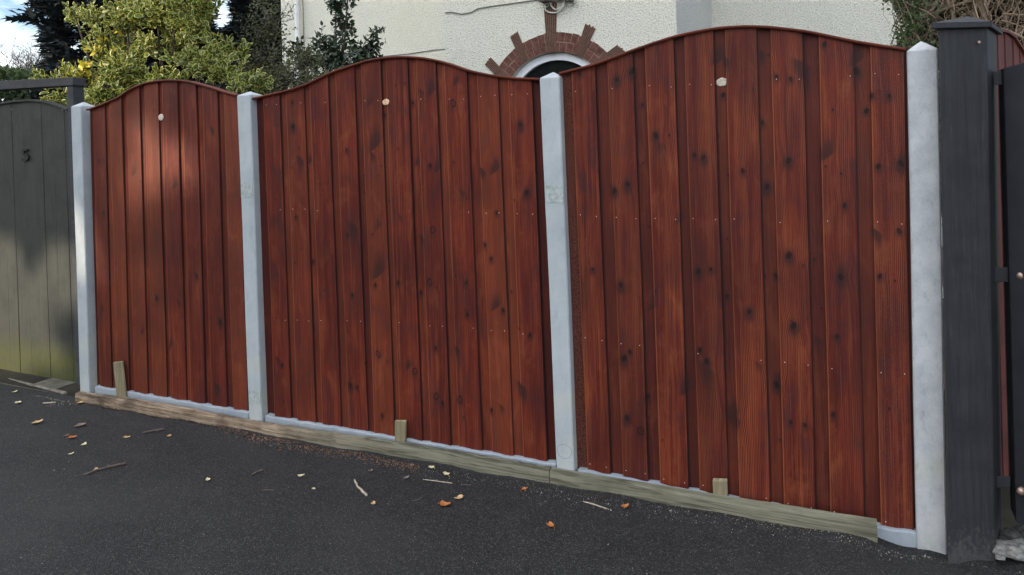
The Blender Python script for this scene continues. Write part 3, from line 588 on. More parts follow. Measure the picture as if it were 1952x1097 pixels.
# ------------------------------------------------------------------ grey neighbour gate with number
YG = .26
def left_gate():
    tl = P(-60, 215, YG); root = empty('garden_gate', (P(60, 700, YG).x, YG, P(60, 725, YG).z), 'dark grey-green boarded arch-top gate numbered 5, algae along its foot', 'gate')
    top = [(-140,262),(-110,240),(-80,223),(-50,211),(-20,203.5),(0,199),(30,194.5),(60,192.5),(90,196),(110,203),(136,213)]
    tw = sorted((P(x, y, YG).x, P(x, y, YG).z) for x, y in top); tx = [a for a, _ in tw]; tz = [b for _, b in tw]
    cz = lambda x: float(np.interp(x, tx, tz))
    e = [P(x, 400, YG).x for x in (-120,-100,-72,-45,-15,10,28,50,85,106,129,146)]
    b0, b1 = P(0, 722, YG), P(150, 747, YG); zb = lambda x: b0.z+(b1.z-b0.z)*(x-b0.x)/(b1.x-b0.x)
    mb = MB()
    for i in range(len(e)-1):
        yo = YG + (0 if i % 2 else .0022); n = 40; x0, x1 = e[i]+.0001, e[i+1]-.0001
        lean = (P(150,745,YG).x-P(127,205,YG).x)/(P(127,205,YG).z-P(150,745,YG).z)
        vs = []
        for k in range(n+1):
            for (x, dy) in ((x0, .003), (x0+.0025, 0), (x1-.0025, 0), (x1, .003)):
                z = zb(x)+(cz(x)-zb(x))*k/n; xx = x + (lean)*(P(0,400,YG).z - z)*.6
                vs.append((xx, yo+dy+.0008*math.sin(z*4+i), z))
        mb.add(vs, [(k*4+j, k*4+j+1, (k+1)*4+j+1, (k+1)*4+j) for k in range(n) for j in range(3)])
    # thickness
    mb.box(e[0], e[-1]-.01, YG+.014, YG+.045, zb(e[5]), min(tz[2:])-.05)
    mb.build('boards', GATEW, root)
    c = MB(); xs = np.linspace(tx[0], P(131,212,YG).x, 50); vs = []
    lean0 = .0
    for x in xs:
        z = cz(x); vs += [(x, YG-.016, z-.004), (x, YG-.016, z+.012), (x, YG+.045, z+.012), (x, YG+.045, z-.004)]
    c.add(vs, [(i*4+j, (i+1)*4+j, (i+1)*4+(j+1)%4, i*4+(j+1)%4)[::-1] for i in range(49) for j in range(4)]); c.build('top_strip', GATEW, root, bevel=.003)
    # numeral
    cu = bpy.data.curves.new('numeral', 'FONT'); cu.body = '5'; cu.size = 1; cu.extrude = .04; cu.bevel_depth = .012
    to = bpy.data.objects.new('tmp', cu); sc.collection.objects.link(to); bpy.context.view_layer.update()
    me = bpy.data.meshes.new_from_object(to.evaluated_get(bpy.context.evaluated_depsgraph_get())); bpy.data.objects.remove(to)
    a, b = P(44, 308, YG), P(57, 284, YG); co = np.array([v.co for v in me.vertices]); mn, mx_ = co.min(0), co.max(0)
    s = (co-mn)/(mx_-mn); co2 = np.stack([a.x+s[:, 0]*(b.x-a.x), YG-.004-.010*s[:, 2], a.z+s[:, 1]*(b.z-a.z)], 1)
    # the text extrudes towards the street; a second, greyer face catches the light
    me.vertices.foreach_set('co', co2.ravel()); me.flip_normals(); me.update(); me.materials.append(mat_simple('numeral_metal', (.012, .012, .012), .6, .2, 0, .2, 10))
    o = bpy.data.objects.new('house_number', me); sc.collection.objects.link(o); o.parent = root; o.matrix_parent_inverse = Matrix.Translation(-root.location); o['label'] = 'black number 5'
    # feather stuck at the top
    f = MB(); f.tube([P(118,205,YG-.01), P(124,207,YG-.01), P(126,213,YG-.01)], [.0015,.004,.001], 4); f.tube([P(122,206,YG-.01), P(118,211,YG-.01)], [.001,.001], 4)
    f.build('feather', WHITE, root)
    fr = empty('gate_surround', (P(150,745,YG).x, YG, P(150,745,YG).z), 'dark timber post and top beam around the grey numbered gate', 'gate surround')
    yf = YG-.03
    tL, tR = P(127, 150, yf), P(138.5, 150, yf); bL, bR = P(146, 748, yf), P(157, 748, yf)
    m2 = MB(); d = .085
    m2.hexa([(bL.x, yf, bL.z-.2), (bR.x, yf, bR.z-.2), (bR.x, yf+d, bR.z-.2), (bL.x, yf+d, bL.z-.2)], [(tL.x, yf, tR.z), (tR.x, yf, tR.z), (tR.x, yf+d, tR.z), (tL.x, yf+d, tR.z)])
    m2.build('post', GATEF, fr, bevel=.003)
    a0, a1 = P(-160, 163, yf-.012), P(139, 147.5, yf-.012); c0, c1 = P(-160, 181, yf-.012), P(139, 163, yf-.012)
    m3 = MB(); y2 = yf-.012; m3.hexa([(c0.x, y2, c0.z), (c1.x, y2, c1.z), (c1.x, y2+.10, c1.z), (c0.x, y2+.10, c0.z)], [(a0.x, y2, a0.z), (a1.x, y2, a1.z), (a1.x, y2+.10, a1.z), (a0.x, y2+.10, a0.z)])
    m3.build('beam', GATEF, fr, bevel=.003)
    # far post of the same frame, out to the left
    m4 = MB(); xx = e[0]-.12; m4.box(xx, xx+.09, yf, yf+d, gz(-6)-.2, c0.z+.02); m4.build('post', GATEF, fr, bevel=.003)
left_gate()
def kerbs():
    STONE = mat_simple('kerb_stone', (.17, .155, .125), .9, .15, 0, .4, 22, .4)
    pts = [((-120,705),(0,723)), ((1,723),(62,738)), ((63,738),(122,752))]
    for i, (a, b) in enumerate(pts):
        p, q = PG(*a, GA, GB), PG(*b, GA, GB); mb = MB(); w_ = [.034, .032, .03][i]
        L = Vector((p.x, p.y, p.z))
        h = .012
        vs = [(0, 0, -.05), (q.x-p.x, q.y-p.y, q.z-p.z-.05), (q.x-p.x, q.y-p.y+w_, q.z-p.z-.05), (0, w_, -.05)]
        mb.hexa(vs, [(x, y, z+.05+h) for x, y, z in vs]); o = mb.build('kerb', STONE, bevel=.01); o.location = L
        tag(o, kind='structure')
    # paved strip under the gate
    mb = MB(); p0 = PG(-160, 700, GA, GB); 
    x0, x1, ya, yb = -12, P(146,748,YG).x, p0.y+.0, YG+.6
    ya = PG(0, 733, GA, GB).y+.04
    mb.hexa([(x0, ya, gz(x0)-.2), (x1, ya, gz(x1)-.2), (x1, yb, gz(x1)-.2), (x0, yb, gz(x0)-.2)], [(x0, ya, gz(x0)+.004), (x1, ya, gz(x1)+.004), (x1, yb, gz(x1)+.004), (x0, yb, gz(x0)+.004)])
    tag(mb.build('kerb', mat_simple('gate_threshold', (.12, .115, .09), .95, .1, 0, .4, 12, .5)), kind='structure')
kerbs()
# ------------------------------------------------------------------ black post, black gate and far red panel on the right
def black_post():
    A_t, B_t = PD(1788, 56, 1.0), None
    def G(px, py, d): return PD(px, py, d)
    d0 = 2.72
    A, B, C = PD(1788.5, 500, d0), PD(1896, 500, d0+.005), PD(1909, 500, d0+.19)
    # keep the plan, lean each corner slightly as in the photo
    def foot(px, y, dep): p = PD(px, y, dep); return p
    zt = PD(1840, 50, d0).z; zbm = gz(.5)-.15
    D = A+(C-B)
    root = empty('gate_post', (A.x, A.y, gz(.5)), 'thick black painted timber gate post with an overhanging pyramid cap', 'gate post')
    mb = MB(); v = F*0
    lean = -.0
    def leanx(z): return R0*(.0)
    def corners(a, b, c, y, z):
        q = [PD(a, y, d0), PD(b, y, d0+.005), PD(c, y, d0+.19)]; q.append(q[0]+(q[2]-q[1])); return [Vector((p.x, p.y, z)) for p in q]
    T = corners(1788.5, 1882, 1899.5, 60, zt); Bo = corners(1806, 1896.5, 1912, 1050, PD(1840, 1050, d0).z)
    Bo = [b+(b-t)*.06 for b, t in zip(Bo, T)]
    mb.hexa(Bo, T); mb.build('post', BLACKW, root, bevel=.006)
    # cap
    ov = .028; cen = (T[0]+T[1]+T[2]+T[3])/4
    def grow(k, z): return [Vector(((p-cen).x*k+cen.x, (p-cen).y*k+cen.y, z)) for p in T]
    mb = MB(); c0 = PD(1833, 53.5, d0-.02).z; c1 = PD(1833, 43, d0-.02).z; pk = PD(1845, 31.5, d0+.1).z
    k = 1.24
    mb.hexa(grow(k, c0), grow(k, c1)); vs = [*grow(k, c1+.0005), Vector((cen.x, cen.y, pk))]
    mb.add(vs, [(0,1,4),(1,2,4),(2,3,4),(3,0,4)]); mb.build('cap', BLACKW, root, bevel=.003)
    # screw
    p = PD(1865, 81, d0-.002); mb = MB(); mb.tube([p, p-F*.006], [.007, .005], 8); mb.build('screw', COPPER, root)
black_post()
def black_gate():
    d = 2.75; root = empty('black_gate', tuple(PD(1935, 900, d)), 'black sheet gate with round bolts, cut off by the right edge of the photo', 'gate')
    # leaf coming towards the right
    a, b = PD(1923, 500, d), PD(2100, 500, d-.28)
    e = PD(1913, 500, d+.10)
    def col(p, z): return Vector((p.x, p.y, z))
    zt0, zt1 = PD(1923, 130, d).z, PD(2100, 80, d-.28).z; ze = PD(1913, 135, d+.10).z
    zb = PD(1935, 995, d).z
    nrm = (b-a).cross(Vector((0,0,1))).normalized()*-1
    back = (e-a)
    mb = MB(); mb.hexa([col(a, zb), col(b, zb), col(b+back, zb), col(e, zb)], [col(a, zt0), col(b, zt1), col(b+back, zt1), col(e, ze)])
    mb.build('gate_leaf', BLACKM, root, bevel=.003)
    fwd = (-F)
    for y in (146, 526, 936):
        p = PD(1946, y, d-.03); mb = MB(); n = 14; vs = []
        for r, h in ((.017, .0), (.0165, .006), (.012, .012), (.006, .015)):
            for k in range(n): g = 2*math.pi*k/n; vs.append(p + RV*(r*math.cos(g)) + UV*(r*math.sin(g)) + fwd*h)
        mb.add(vs, [(i*n+k, i*n+(k+1)%n, (i+1)*n+(k+1)%n, (i+1)*n+k) for i in range(3) for k in range(n)]+[tuple(3*n+k for k in range(n))])
        mb.build('bolt', COPPER, root, smooth=True)
    for (y0, y1) in ((136, 162), (510, 538), (908, 930)):
        mb = MB(); q = [PD(1896, y1, d+.05), PD(1926, y1, d+.02), PD(1926, y1, d+.06), PD(1896, y1, d+.09)]; t = [PD(1896, y0, d+.05), PD(1926, y0, d+.02), PD(1926, y0, d+.06), PD(1896, y0, d+.09)]
        mb.hexa(q, t); mb.build('hinge_strap', BLACKM, root, bevel=.002)
black_gate()
def far_panel():
    d0, d1 = 3.35, 3.75
    a, b = PD(1892, 500, d0), PD(2040, 500, d1); u = (b-a); u.z = 0; L = u.length; u.normalize(); nrm = Vector((-u.y, u.x, 0))
    if nrm.dot(F) < 0: nrm = -nrm
    zb = gz(.5)-.05
    root = empty('fence_panel', (a.x, a.y, zb), 'partly hidden red-brown arch-top panel behind the black gate', 'fence panel')
    tops = {0: 66, .12: 60, .3: 60, .55: 68}
    mb = MB(); mc = MB()
    px = [1886, 1896, 1908.5, 1922, 1937.5, 1950.5, 1964, 1978, 1992]
    def at(pxx):
        # intersection of the panel plane with the pixel column
        dd = F + RV*((pxx-PX0)/FPX); dd.z = 0; c = Vector((CAM.x, CAM.y, 0)); a2 = Vector((a.x, a.y, 0))
        den = dd.x*(-u.y)+dd.y*u.x; t = ((a2-c).x*(-u.y)+(a2-c).y*u.x)/den
        return c+dd*t
    def ztop(pxx):
        y = np.interp(pxx, [1886,1900,1913,1925,1937,1952,1975,1992], [70,64,61,64,73,97,140,150]); p = at(pxx); dist = (p-Vector((CAM.x,CAM.y,0))).dot(F)
        return CAM.z + dist*((PY0-.0278*(pxx-PX0)) - y)/FPX
    for i in range(len(px)-1):
        x0, x1 = px[i], px[i+1]; p, q = at(x0), at(x1-3.2); z0, z1 = ztop(x0), ztop(x1)
        mb.hexa([(p.x,p.y,zb),(q.x,q.y,zb),(*(q+nrm*.018).xy,zb),(*(p+nrm*.018).xy,zb)], [(p.x,p.y,z0),(q.x,q.y,z1),(*(q+nrm*.018).xy,z1),(*(p+nrm*.018).xy,z0)])
    p, q = at(px[0])+nrm*.0185, at(px[-1])+nrm*.0185
    for i in range(len(px)-1):
        p, q = at(px[i])+nrm*.0190, at(px[i+1])+nrm*.0190; z0, z1 = ztop(px[i])-.003, ztop(px[i+1])-.003
        mb.hexa([(p.x,p.y,zb),(q.x,q.y,zb),(*(q+nrm*.015).xy,zb),(*(p+nrm*.015).xy,zb)], [(p.x,p.y,z0),(q.x,q.y,z1),(*(q+nrm*.015).xy,z1),(*(p+nrm*.015).xy,z0)])
    mt = mat_plainwood('far_panel_wood', (.105, .034, .030), (.15, .05, .042), (.08, .027, .024), (40, 40, 2), .6, .3)
    mb.build('boards', mt, root)
    vs = []; xs = np.linspace(1886, 1992, 40)
    for x in xs:
        p = at(x); z = ztop(x); vs += [(*(p-nrm*.012).xy, z), (*(p-nrm*.012).xy, z+.013), (*(p+nrm*.05).xy, z+.013), (*(p+nrm*.05).xy, z)]
    mc.add(vs, [(i*4+j, (i+1)*4+j, (i+1)*4+(j+1)%4, i*4+(j+1)%4) for i in range(39) for j in range(4)]); mc.build('capping_strip', mt, root)
far_panel()
def rocks():
    RM = mat_simple('rubble_stone', (.19, .19, .175), .95, .1, 0, .5, 40, .8); RD = mat_simple('dark_rubble', (.07, .07, .065), .95, .1, 0, .5, 30, .8)
    lst = [(1921,1048,.040,RM,'pale broken lump of concrete rubble touching the foot of the black post'),(1943,1043,.034,RM,'pale rubble lump at the right edge of the photo'),(1934,1056,.016,RM,'small pale chip in front of the rubble'),
           (1928,1026,.042,RD,'dark dirty lump behind the pale rubble'),(1948,1022,.04,RD,'dark lump of rubble under the black gate'),(1906,1058,.013,RM,'tiny pale chip by the black post corner')]
    for i, (x, y, r, mt, lb) in enumerate(lst):
        p = PG(x, y+6, GA, GB); bm = bmesh.new(); bmesh.ops.create_icosphere(bm, subdivisions=3, radius=r); rr = random.Random(i)
        ph = [rr.uniform(0, 6) for _ in range(6)]
        for v in bm.verts:
            n = v.co.normalized(); k = 1+.18*math.sin(n.x*4+ph[0])+.15*math.sin(n.y*5+ph[1])+.12*math.sin(n.z*6+ph[2])+.07*math.sin(n.x*13+ph[3])*math.sin(n.y*12+ph[4])
            v.co = Vector((v.co.x*k*1.2, v.co.y*k, max(v.co.z*k*.8, -r*.3)))
        me = bpy.data.meshes.new('rubble_stone'); bm.to_mesh(me); bm.free(); me.materials.append(mt); o = bpy.data.objects.new('rubble_stone', me); sc.collection.objects.link(o)
        o.location = (p.x, p.y, p.z+r*.2); tag(o, lb, 'rubble', 'broken rubble by the black gate')
rocks()
# ------------------------------------------------------------------ house
YP, YM = 3.3, 5.3
def house():
    gl = gz(-2)-.2
    root = empty('house', (P(1070, 100, YP).x, YP, gl), 'cream pebbledashed house with brick arch over a round-topped window', 'house')
    xl = P(848, 60, YP).x; xr = P(1290, 60, YP).x; xL = P(537, 60, YM).x; xR = P(2100, 60, YM).x+2
    circ = [(977.8,146),(995.3,123.9),(1027,105.6),(1050.9,100.4),(1074.7,100.4),(1098.5,105.6),(1122.3,119)]
    q = np.array([(P(x, y, YP).x, P(x, y, YP).z) for x, y in circ])
    A_ = np.c_[2*q, np.ones(len(q))]; s = np.linalg.lstsq(A_, (q**2).sum(1), rcond=None)[0]; cx, cz = s[0], s[1]; r = math.sqrt(s[2]+cx*cx+cz*cz)
    qo = np.array([(P(x, y, YP).x, P(x, y, YP).z) for x, y in [(1068.3,62.7),(996.9,81.8),(954,120.7),(1127,79.4),(1162,103)]])
    ro = float(np.mean(np.hypot(qo[:, 0]-cx, qo[:, 1]-cz))); print('ARCH', cx, cz, r, ro, np.hypot(qo[:, 0]-cx, qo[:, 1]-cz))
    ht = 5.4
    # front wall of the projecting bay, with the arched opening cut out
    mb = MB(); n = 48; vs = []; zs0 = gl
    arc = [(cx+r*math.cos(math.pi*(1-i/n)), cz+r*math.sin(math.pi*(1-i/n))) for i in range(n+1)]
    for (x, z) in arc: vs += [(x, YP, z), (x, YP, ht)]
    fs = [(2*i, 2*i+2, 2*i+3, 2*i+1) for i in range(n)]; mb.add(vs, fs)
    mb.add([(xl, YP, gl), (cx-r, YP, gl), (cx-r, YP, cz), (cx-r, YP, ht), (xl, YP, ht)], [(0,1,2,3,4)])
    mb.add([(cx+r, YP, gl), (xr, YP, gl), (xr, YP, ht), (cx+r, YP, ht), (cx+r, YP, cz)], [(0,1,2,3,4)])
    # reveal
    vs = []
    for (x, z) in [(cx-r, gl)]+arc+[(cx+r, gl)]: vs += [(x, YP, z), (x, YP+.14, z)]
    mb.add(vs, [(2*i, 2*i+1, 2*i+3, 2*i+2) for i in range(n+2)])
    mb.add([(xl, YP, gl), (xl, YP, ht), (xl, YM, ht), (xl, YM, gl)], [(0,1,2,3)])
    mb.build('bay_wall', WALL, root)
    mb = MB(); mb.add([(xr, YP, gl), (xr, YM, gl), (xr, YM, ht), (xr, YP, ht)], [(0,1,2,3)]); sw = mb.build('side_wall', SMOOTHW, root)
    mb = MB(); mb.hexa([(xL, YM, gl), (xR, YM, gl), (xR, YM+7, gl), (xL, YM+7, gl)], [(xL, YM, ht), (xR, YM, ht), (xR, YM+7, ht), (xL, YM+7, ht)]); mb.build('main_wall', WALL, root)
    RT = mat_simple('roof_tile', (.16, .075, .055), .9, .15, 0, .3, 8, .4)
    mb = MB(); mb.add([(xL-.3, YM-.4, ht), (xR+.3, YM-.4, ht), (xR+.3, YM+3.5, ht+2.6), (xL-.3, YM+3.5, ht+2.6), (xL-.3, YM+7.4, ht), (xR+.3, YM+7.4, ht)], [(0,1,2,3),(3,2,5,4),(0,3,4),(1,5,2),(0,4,5,1)])
    mb.build('roof', RT, root)
    xm = (xl+xr)/2; mb = MB(); mb.add([(xl-.25, YP-.3, ht+.01), (xr+.25, YP-.3, ht+.01), (xm, YP-.3, ht+1.5), (xl-.25, YM+2, ht+.01), (xr+.25, YM+2, ht+.01), (xm, YM+2, ht+1.5)], [(0,1,2),(0,2,5,3),(2,1,4,5),(3,5,4),(0,3,4,1)])
    mb.build('bay_roof', RT, root)
    # window: white frame ring, jambs, dark glass and a transom
    win = MB(); rf = r-.004; ri = r-.075; y0 = YP+.055
    vs = []
    prof = [(cx-1, 0)]
    pts_o = [(cx-rf, gl)]+[(cx+rf*math.cos(math.pi*(1-i/n)), cz+rf*math.sin(math.pi*(1-i/n))) for i in range(n+1)]+[(cx+rf, gl)]
    pts_i = [(cx-ri, gl)]+[(cx+ri*math.cos(math.pi*(1-i/n)), cz+ri*math.sin(math.pi*(1-i/n))) for i in range(n+1)]+[(cx+ri, gl)]
    for (a, b) in zip(pts_o, pts_i): vs += [(a[0], y0, a[1]), (b[0], y0, b[1]), (b[0], y0+.05, b[1])]
    win.add(vs, [(3*i, 3*i+1, 3*i+4, 3*i+3)[::-1] for i in range(n+2)]+[(3*i+1, 3*i+2, 3*i+5, 3*i+4)[::-1] for i in range(n+2)])
    win.box(cx-ri, cx+ri, y0+.004, y0+.05, cz-.38, cz-.30); win.box(cx-.03, cx+.03, y0+.004, y0+.05, gl, cz-.38)
    wf = win.build('window', WHITE, root)
    gmb = MB(); vs = [(x, y0+.04, z) for x, z in pts_i]; gmb.add(vs, [tuple(range(len(vs)))]); gm = gmb.build('pane', GLASS, root); gm.parent = wf; gm.matrix_parent_inverse = Matrix.Identity(4)
    wf_l = root.location; gm.matrix_parent_inverse = Matrix.Identity(4)
    # keystones as quads read off the wall plane
    Kq = [((924.6,123.9),(935.7,109.6),(971.5,147),(950,149)), ((972.7,70.7),(987,60.3),(1008.8,113.5),(995.5,121)), ((1036.5,8),(1062,7),(1059.6,100.5),(1043.7,101)), ((1116,46),(1135.5,55),(1110.5,110),(1097,106)), ((1177,86),(1192,99),(1141,139),(1126,124))]
    K3 = []
    for kq in Kq:
        w4 = [P(x, y, YP) for x, y in kq]; K3.append(w4)
        kb = MB(); a, b, c, d = w4     # outer left, outer right, inner right, inner left
        ns = 6
        for i in range(ns):
            t0, t1 = (i+.14)/ns, (i+.86)/ns; jo = .012*random.uniform(-1, 1)
            o0, o1 = a.lerp(b, t0), a.lerp(b, t1); i0, i1 = d.lerp(c, t0), d.lerp(c, t1)
            ex = (o0-i0).normalized()*jo
            o0, o1 = o0+ex, o1+ex
            kb.hexa([(o0.x, YP-.012, o0.z), (o1.x, YP-.012, o1.z), (o1.x, YP+.01, o1.z), (o0.x, YP+.01, o0.z)], [(i0.x, YP-.012, i0.z), (i1.x, YP-.012, i1.z), (i1.x, YP+.01, i1.z), (i0.x, YP+.01, i0.z)], 0)
        kb.hexa([(a.x, YP-.0075, a.z), (b.x, YP-.0075, b.z), (b.x, YP+.011, b.z), (a.x, YP+.011, a.z)], [(d.x, YP-.0075, d.z), (c.x, YP-.0075, c.z), (c.x, YP+.011, c.z), (d.x, YP+.011, d.z)], 1)
        kb.build('keystone', [TILE, MORT], root)
    # brick rings
    bk = MB(); rm = (r+ro)/2+.003
    def ang(p): return math.atan2(p.z-cz, p.x-cx)
    def inkey(g, rr):
        x, z = cx+rr*math.cos(g), cz+rr*math.sin(g)
        for a, b, c, d in K3:
            t = None
            ga, gb = sorted((ang(a.lerp(d, .8)), ang(b.lerp(c, .8))))
            if ga-.03 < g < gb+.03: return True
        return False
    for (ra, rb, nb, ph) in ((r+.004, rm-.003, 28, 0), (rm+.003, ro, 32, .4)):
        for i in range(nb):
            g0 = math.pi*(i+.04+ph*.5)/nb; g1 = math.pi*(i+.96+ph*.5)/nb
            if g1 > math.pi+.03: continue
            rb_ = rb+random.uniform(-.006, .006)
            yy = YP-.006+random.uniform(-.0015, .0015)
            pts = [(cx+rr*math.cos(g), cz+rr*math.sin(g)) for rr, g in ((ra, g0), (rb_, g0), (rb_, (g0+g1)/2), (rb_, g1), (ra, g1), (ra, (g0+g1)/2))]
            m = 6; vv = [(x, yy, z) for x, z in pts]+[(x, YP+.01, z) for x, z in pts]
            bk.add(vv, [tuple(range(m)), *[(k, m+k, m+(k+1)%m, (k+1)%m) for k in range(m)]])
    vs = []
    for i in range(61):
        g = math.pi*i/60
        for rr, yy in ((r+.001, YP+.02), (r+.001, YP-.0035), (ro-.004, YP-.0035), (ro-.004, YP+.01)): vs.append((cx+rr*math.cos(g), yy, cz+rr*math.sin(g)))
    bk.add(vs, [(i*4+j, i*4+j+1, (i+1)*4+j+1, (i+1)*4+j)[::-1] for i in range(60) for j in range(3)], 1)
    bk.build('brick_arch', [BRICK, MORT], root)
    # downpipe
    dp = MB(); x = P(567, 20, YM-.06).x; dp.tube([(x, YM-.07, gl), (x, YM-.07, ht)], .037, 16)
    zc = P(567, 14, YM-.06).z; dp.tube([(x, YM-.07, zc-.035), (x, YM-.07, zc)], .042, 16); dp.tube([(x, YM-.07, zc+1.9), (x, YM-.07, zc+1.94)], .042, 16)
    dp.build('downpipe', PIPEM, root, smooth=False)
    c = MB(); xx = P(577, 20, YM-.01).x; c.tube([(xx, YM-.008, gl), (xx+.01, YM-.008, 1.5), (xx, YM-.008, ht)], .006, 5); c.build('pipe_edge_cable', CABLE, root)
    return root
house()
def cables():
    def wire(name, pts, y, r, mt, label, cat, sub=4):
        w3 = [P(a, b, y) for a, b in pts]; o = MB(); o.tube([(p.x, p.y, p.z) for p in w3], r, 6); x = o.build(name, mt)
        tag(x, label, cat); return x
    wire('wall_cable', [(848,25),(860,23.5),(880,27.5),(898,24),(912,16.5),(940,12),(980,6.5),(1032,-1)], YP-.008, .0055, CABLE, 'thin dark cable running along the bay wall up to the light over the keystone', 'cable')
    wire('wall_cable', [(690,113),(740,107),(780,103),(830,95.5),(848,94)], YM-.008, .006, CABLE, 'thin dark cable low on the main wall, just above the middle red panel', 'cable')
    root = empty('outdoor_light', tuple(P(1060, -6, YP)), 'pale outdoor light with loose white cables above the tallest keystone', 'wall light')
    mb = MB(); a, b = P(1026, 4, YP-.10), P(1046, -12, YP-.10); mb.box(a.x, b.x, YP-.12, YP-.001, a.z, b.z); mb.build('junction_box', CABLE, root, bevel=.01)
    mb = MB(); a, b = P(1075, 2, YP-.10), P(1090, -8, YP-.10); mb.box(a.x, b.x, YP-.10, YP-.002, a.z, b.z); mb.build('sensor', CABLE, root, bevel=.008)
    mb = MB(); a, b = P(1046, 1, YP-.08), P(1076, -24, YP-.08); mb.box(a.x, b.x, YP-.09, YP-.003, a.z, b.z); mb.build('lamp_housing', WHITE, root, bevel=.015)
    y = YP-.03
    for pts in ([(1037,2),(1036.5,12),(1040,20),(1046,24),(1055,25),(1062,24.5),(1068,19),(1074,12),(1077,2)], [(1048,3),(1050,11),(1055,16.5),(1060,19),(1066,17),(1072,12),(1076,4)], [(1083,2),(1085,8),(1089,10),(1094,6),(1096,-4)], [(1038,10),(1041,15),(1046,11),(1044,7),(1039,9)]):
        mb = MB(); w3 = [P(a, b, y) for a, b in pts]; mb.tube(w3, .0075, 6); mb.build('cable', CABLEW, root, smooth=True)
cables()
# ------------------------------------------------------------------ foliage tools
def leaf_template(kind):
    if kind == 'oval':          # rimmed leaf: centre, inner ring, outer ring
        n = 8; v = [(0.5, 0, -.03)]; rim = [0]
        for rr, k in ((.70, 0), (1.0, 1)):
            for i in range(n):
                g = 2*math.pi*i/n; x = .5+.5*rr*math.cos(g); y = .29*rr*math.sin(g)*(1.0+.12*math.cos(g)); v.append((x, y, .10*abs(y)/.29*rr-.05*(x-.5)**2*4)); rim.append(k)
        f = [(0, 1+i, 1+(i+1)%n) for i in range(n)]; f4 = [(1+i, 1+n+i, 1+n+(i+1)%n, 1+(i+1)%n) for i in range(n)]
        tri = f + [(a, b, c) for a, b, c, d in f4] + [(a, c, d) for a, b, c, d in f4]
    elif kind == 'point':       # folded pointed leaf
        v = [(0, 0, 0), (.3, .20, .05), (.65, .17, .04), (1, 0, -.12), (.65, -.17, .04), (.3, -.20, .05), (.35, 0, -.01), (.68, 0, -.03)]
        rim = [0]*8; tri = [(0,6,1),(1,6,7),(1,7,2),(2,7,3),(0,5,6),(5,4,7),(5,7,6),(4,3,7)]
    elif kind == 'tri':         # coarse leaf of a far tree
        v = [(0, -.12, 0), (.5, -.30, .05), (1, 0, 0), (.45, .30, -.03)]; rim = [0]*4; tri = [(0,1,2),(0,2,3)]
    elif kind == 'spray':       # drooping conifer spray, ragged
        v = [(0,-.03,0),(.35,-.16,-.01),(.3,-.04,0),(.65,-.15,-.05),(.6,-.02,-.03),(1,0,-.14),(.62,.05,-.03),(.7,.16,-.05),(.34,.06,0),(.38,.18,-.01),(0,.03,0)]
        rim = [0]*11; tri = [(0,1,2),(2,3,4),(4,5,6),(6,7,8),(8,9,10),(0,2,10),(2,8,10),(2,4,8),(4,6,8)]
    return np.array(v, float), np.array(rim, float), np.array(tri)
def unit(a): return a/np.maximum(np.linalg.norm(a, axis=1, keepdims=True), 1e-9)
def leaves(name, mat, parent, pos, dirs, nrm, ln, kind, lr, width=1.0):
    tv, rim, tri = leaf_template(kind); N = len(pos)
    d = unit(dirs); s = unit(np.cross(nrm, d)); n = np.cross(d, s)
    L = ln[:, None, None]
    co = pos[:, None, :] + L*(tv[None, :, 0:1]*d[:, None, :] + width*tv[None, :, 1:2]*s[:, None, :] + tv[None, :, 2:3]*n[:, None, :])
    co = co.reshape(-1, 3); M = len(tv); f = (tri[None]+np.arange(N)[:, None, None]*M).reshape(-1, 3)
    off = np.array(parent.location) if parent else np.zeros(3)
    me = bpy.data.meshes.new(name); me.vertices.add(len(co)); me.vertices.foreach_set('co', (co-off).ravel())
    me.loops.add(f.size); me.loops.foreach_set('vertex_index', f.ravel().astype(np.int32)); me.polygons.add(len(f))
    me.polygons.foreach_set('loop_start', np.arange(0, f.size, 3, dtype=np.int32)); me.polygons.foreach_set('loop_total', np.full(len(f), 3, dtype=np.int32)); me.update(calc_edges=True)
    a = me.attributes.new('lr', 'FLOAT', 'POINT'); a.data.foreach_set('value', np.repeat(lr, M).astype(np.float32))
    if kind == 'oval':
        a = me.attributes.new('rim', 'FLOAT', 'POINT'); a.data.foreach_set('value', np.tile(rim, N).astype(np.float32))
    me.materials.append(mat); o = bpy.data.objects.new(name, me); sc.collection.objects.link(o)
    if parent: o.parent = parent
    return o
def shoots_in(blobs, rg):
    "tips and directions of shoots: blobs = (centre, (rx,ry,rz), number)"
    T, D, C = [], [], []
    for c, r, n in blobs:
        d = unit(rg.normal(size=(n, 3))); rad = rg.uniform(.35, 1.0, (n, 1))**.5
        lump = 1+.22*np.sin(d[:, :1]*5+c[0]*3)*np.cos(d[:, 2:3]*6+c[2])+.1*rg.normal(size=(n, 1))
        t = np.array(c)+d*np.array(r)*rad*lump; T.append(t); D.append(unit(d*.8+np.array([0, -.05, .45])+rg.normal(size=(n, 3))*.35)); C.append(np.tile(c, (n, 1)))
    return np.concatenate(T), np.concatenate(D), np.concatenate(C)
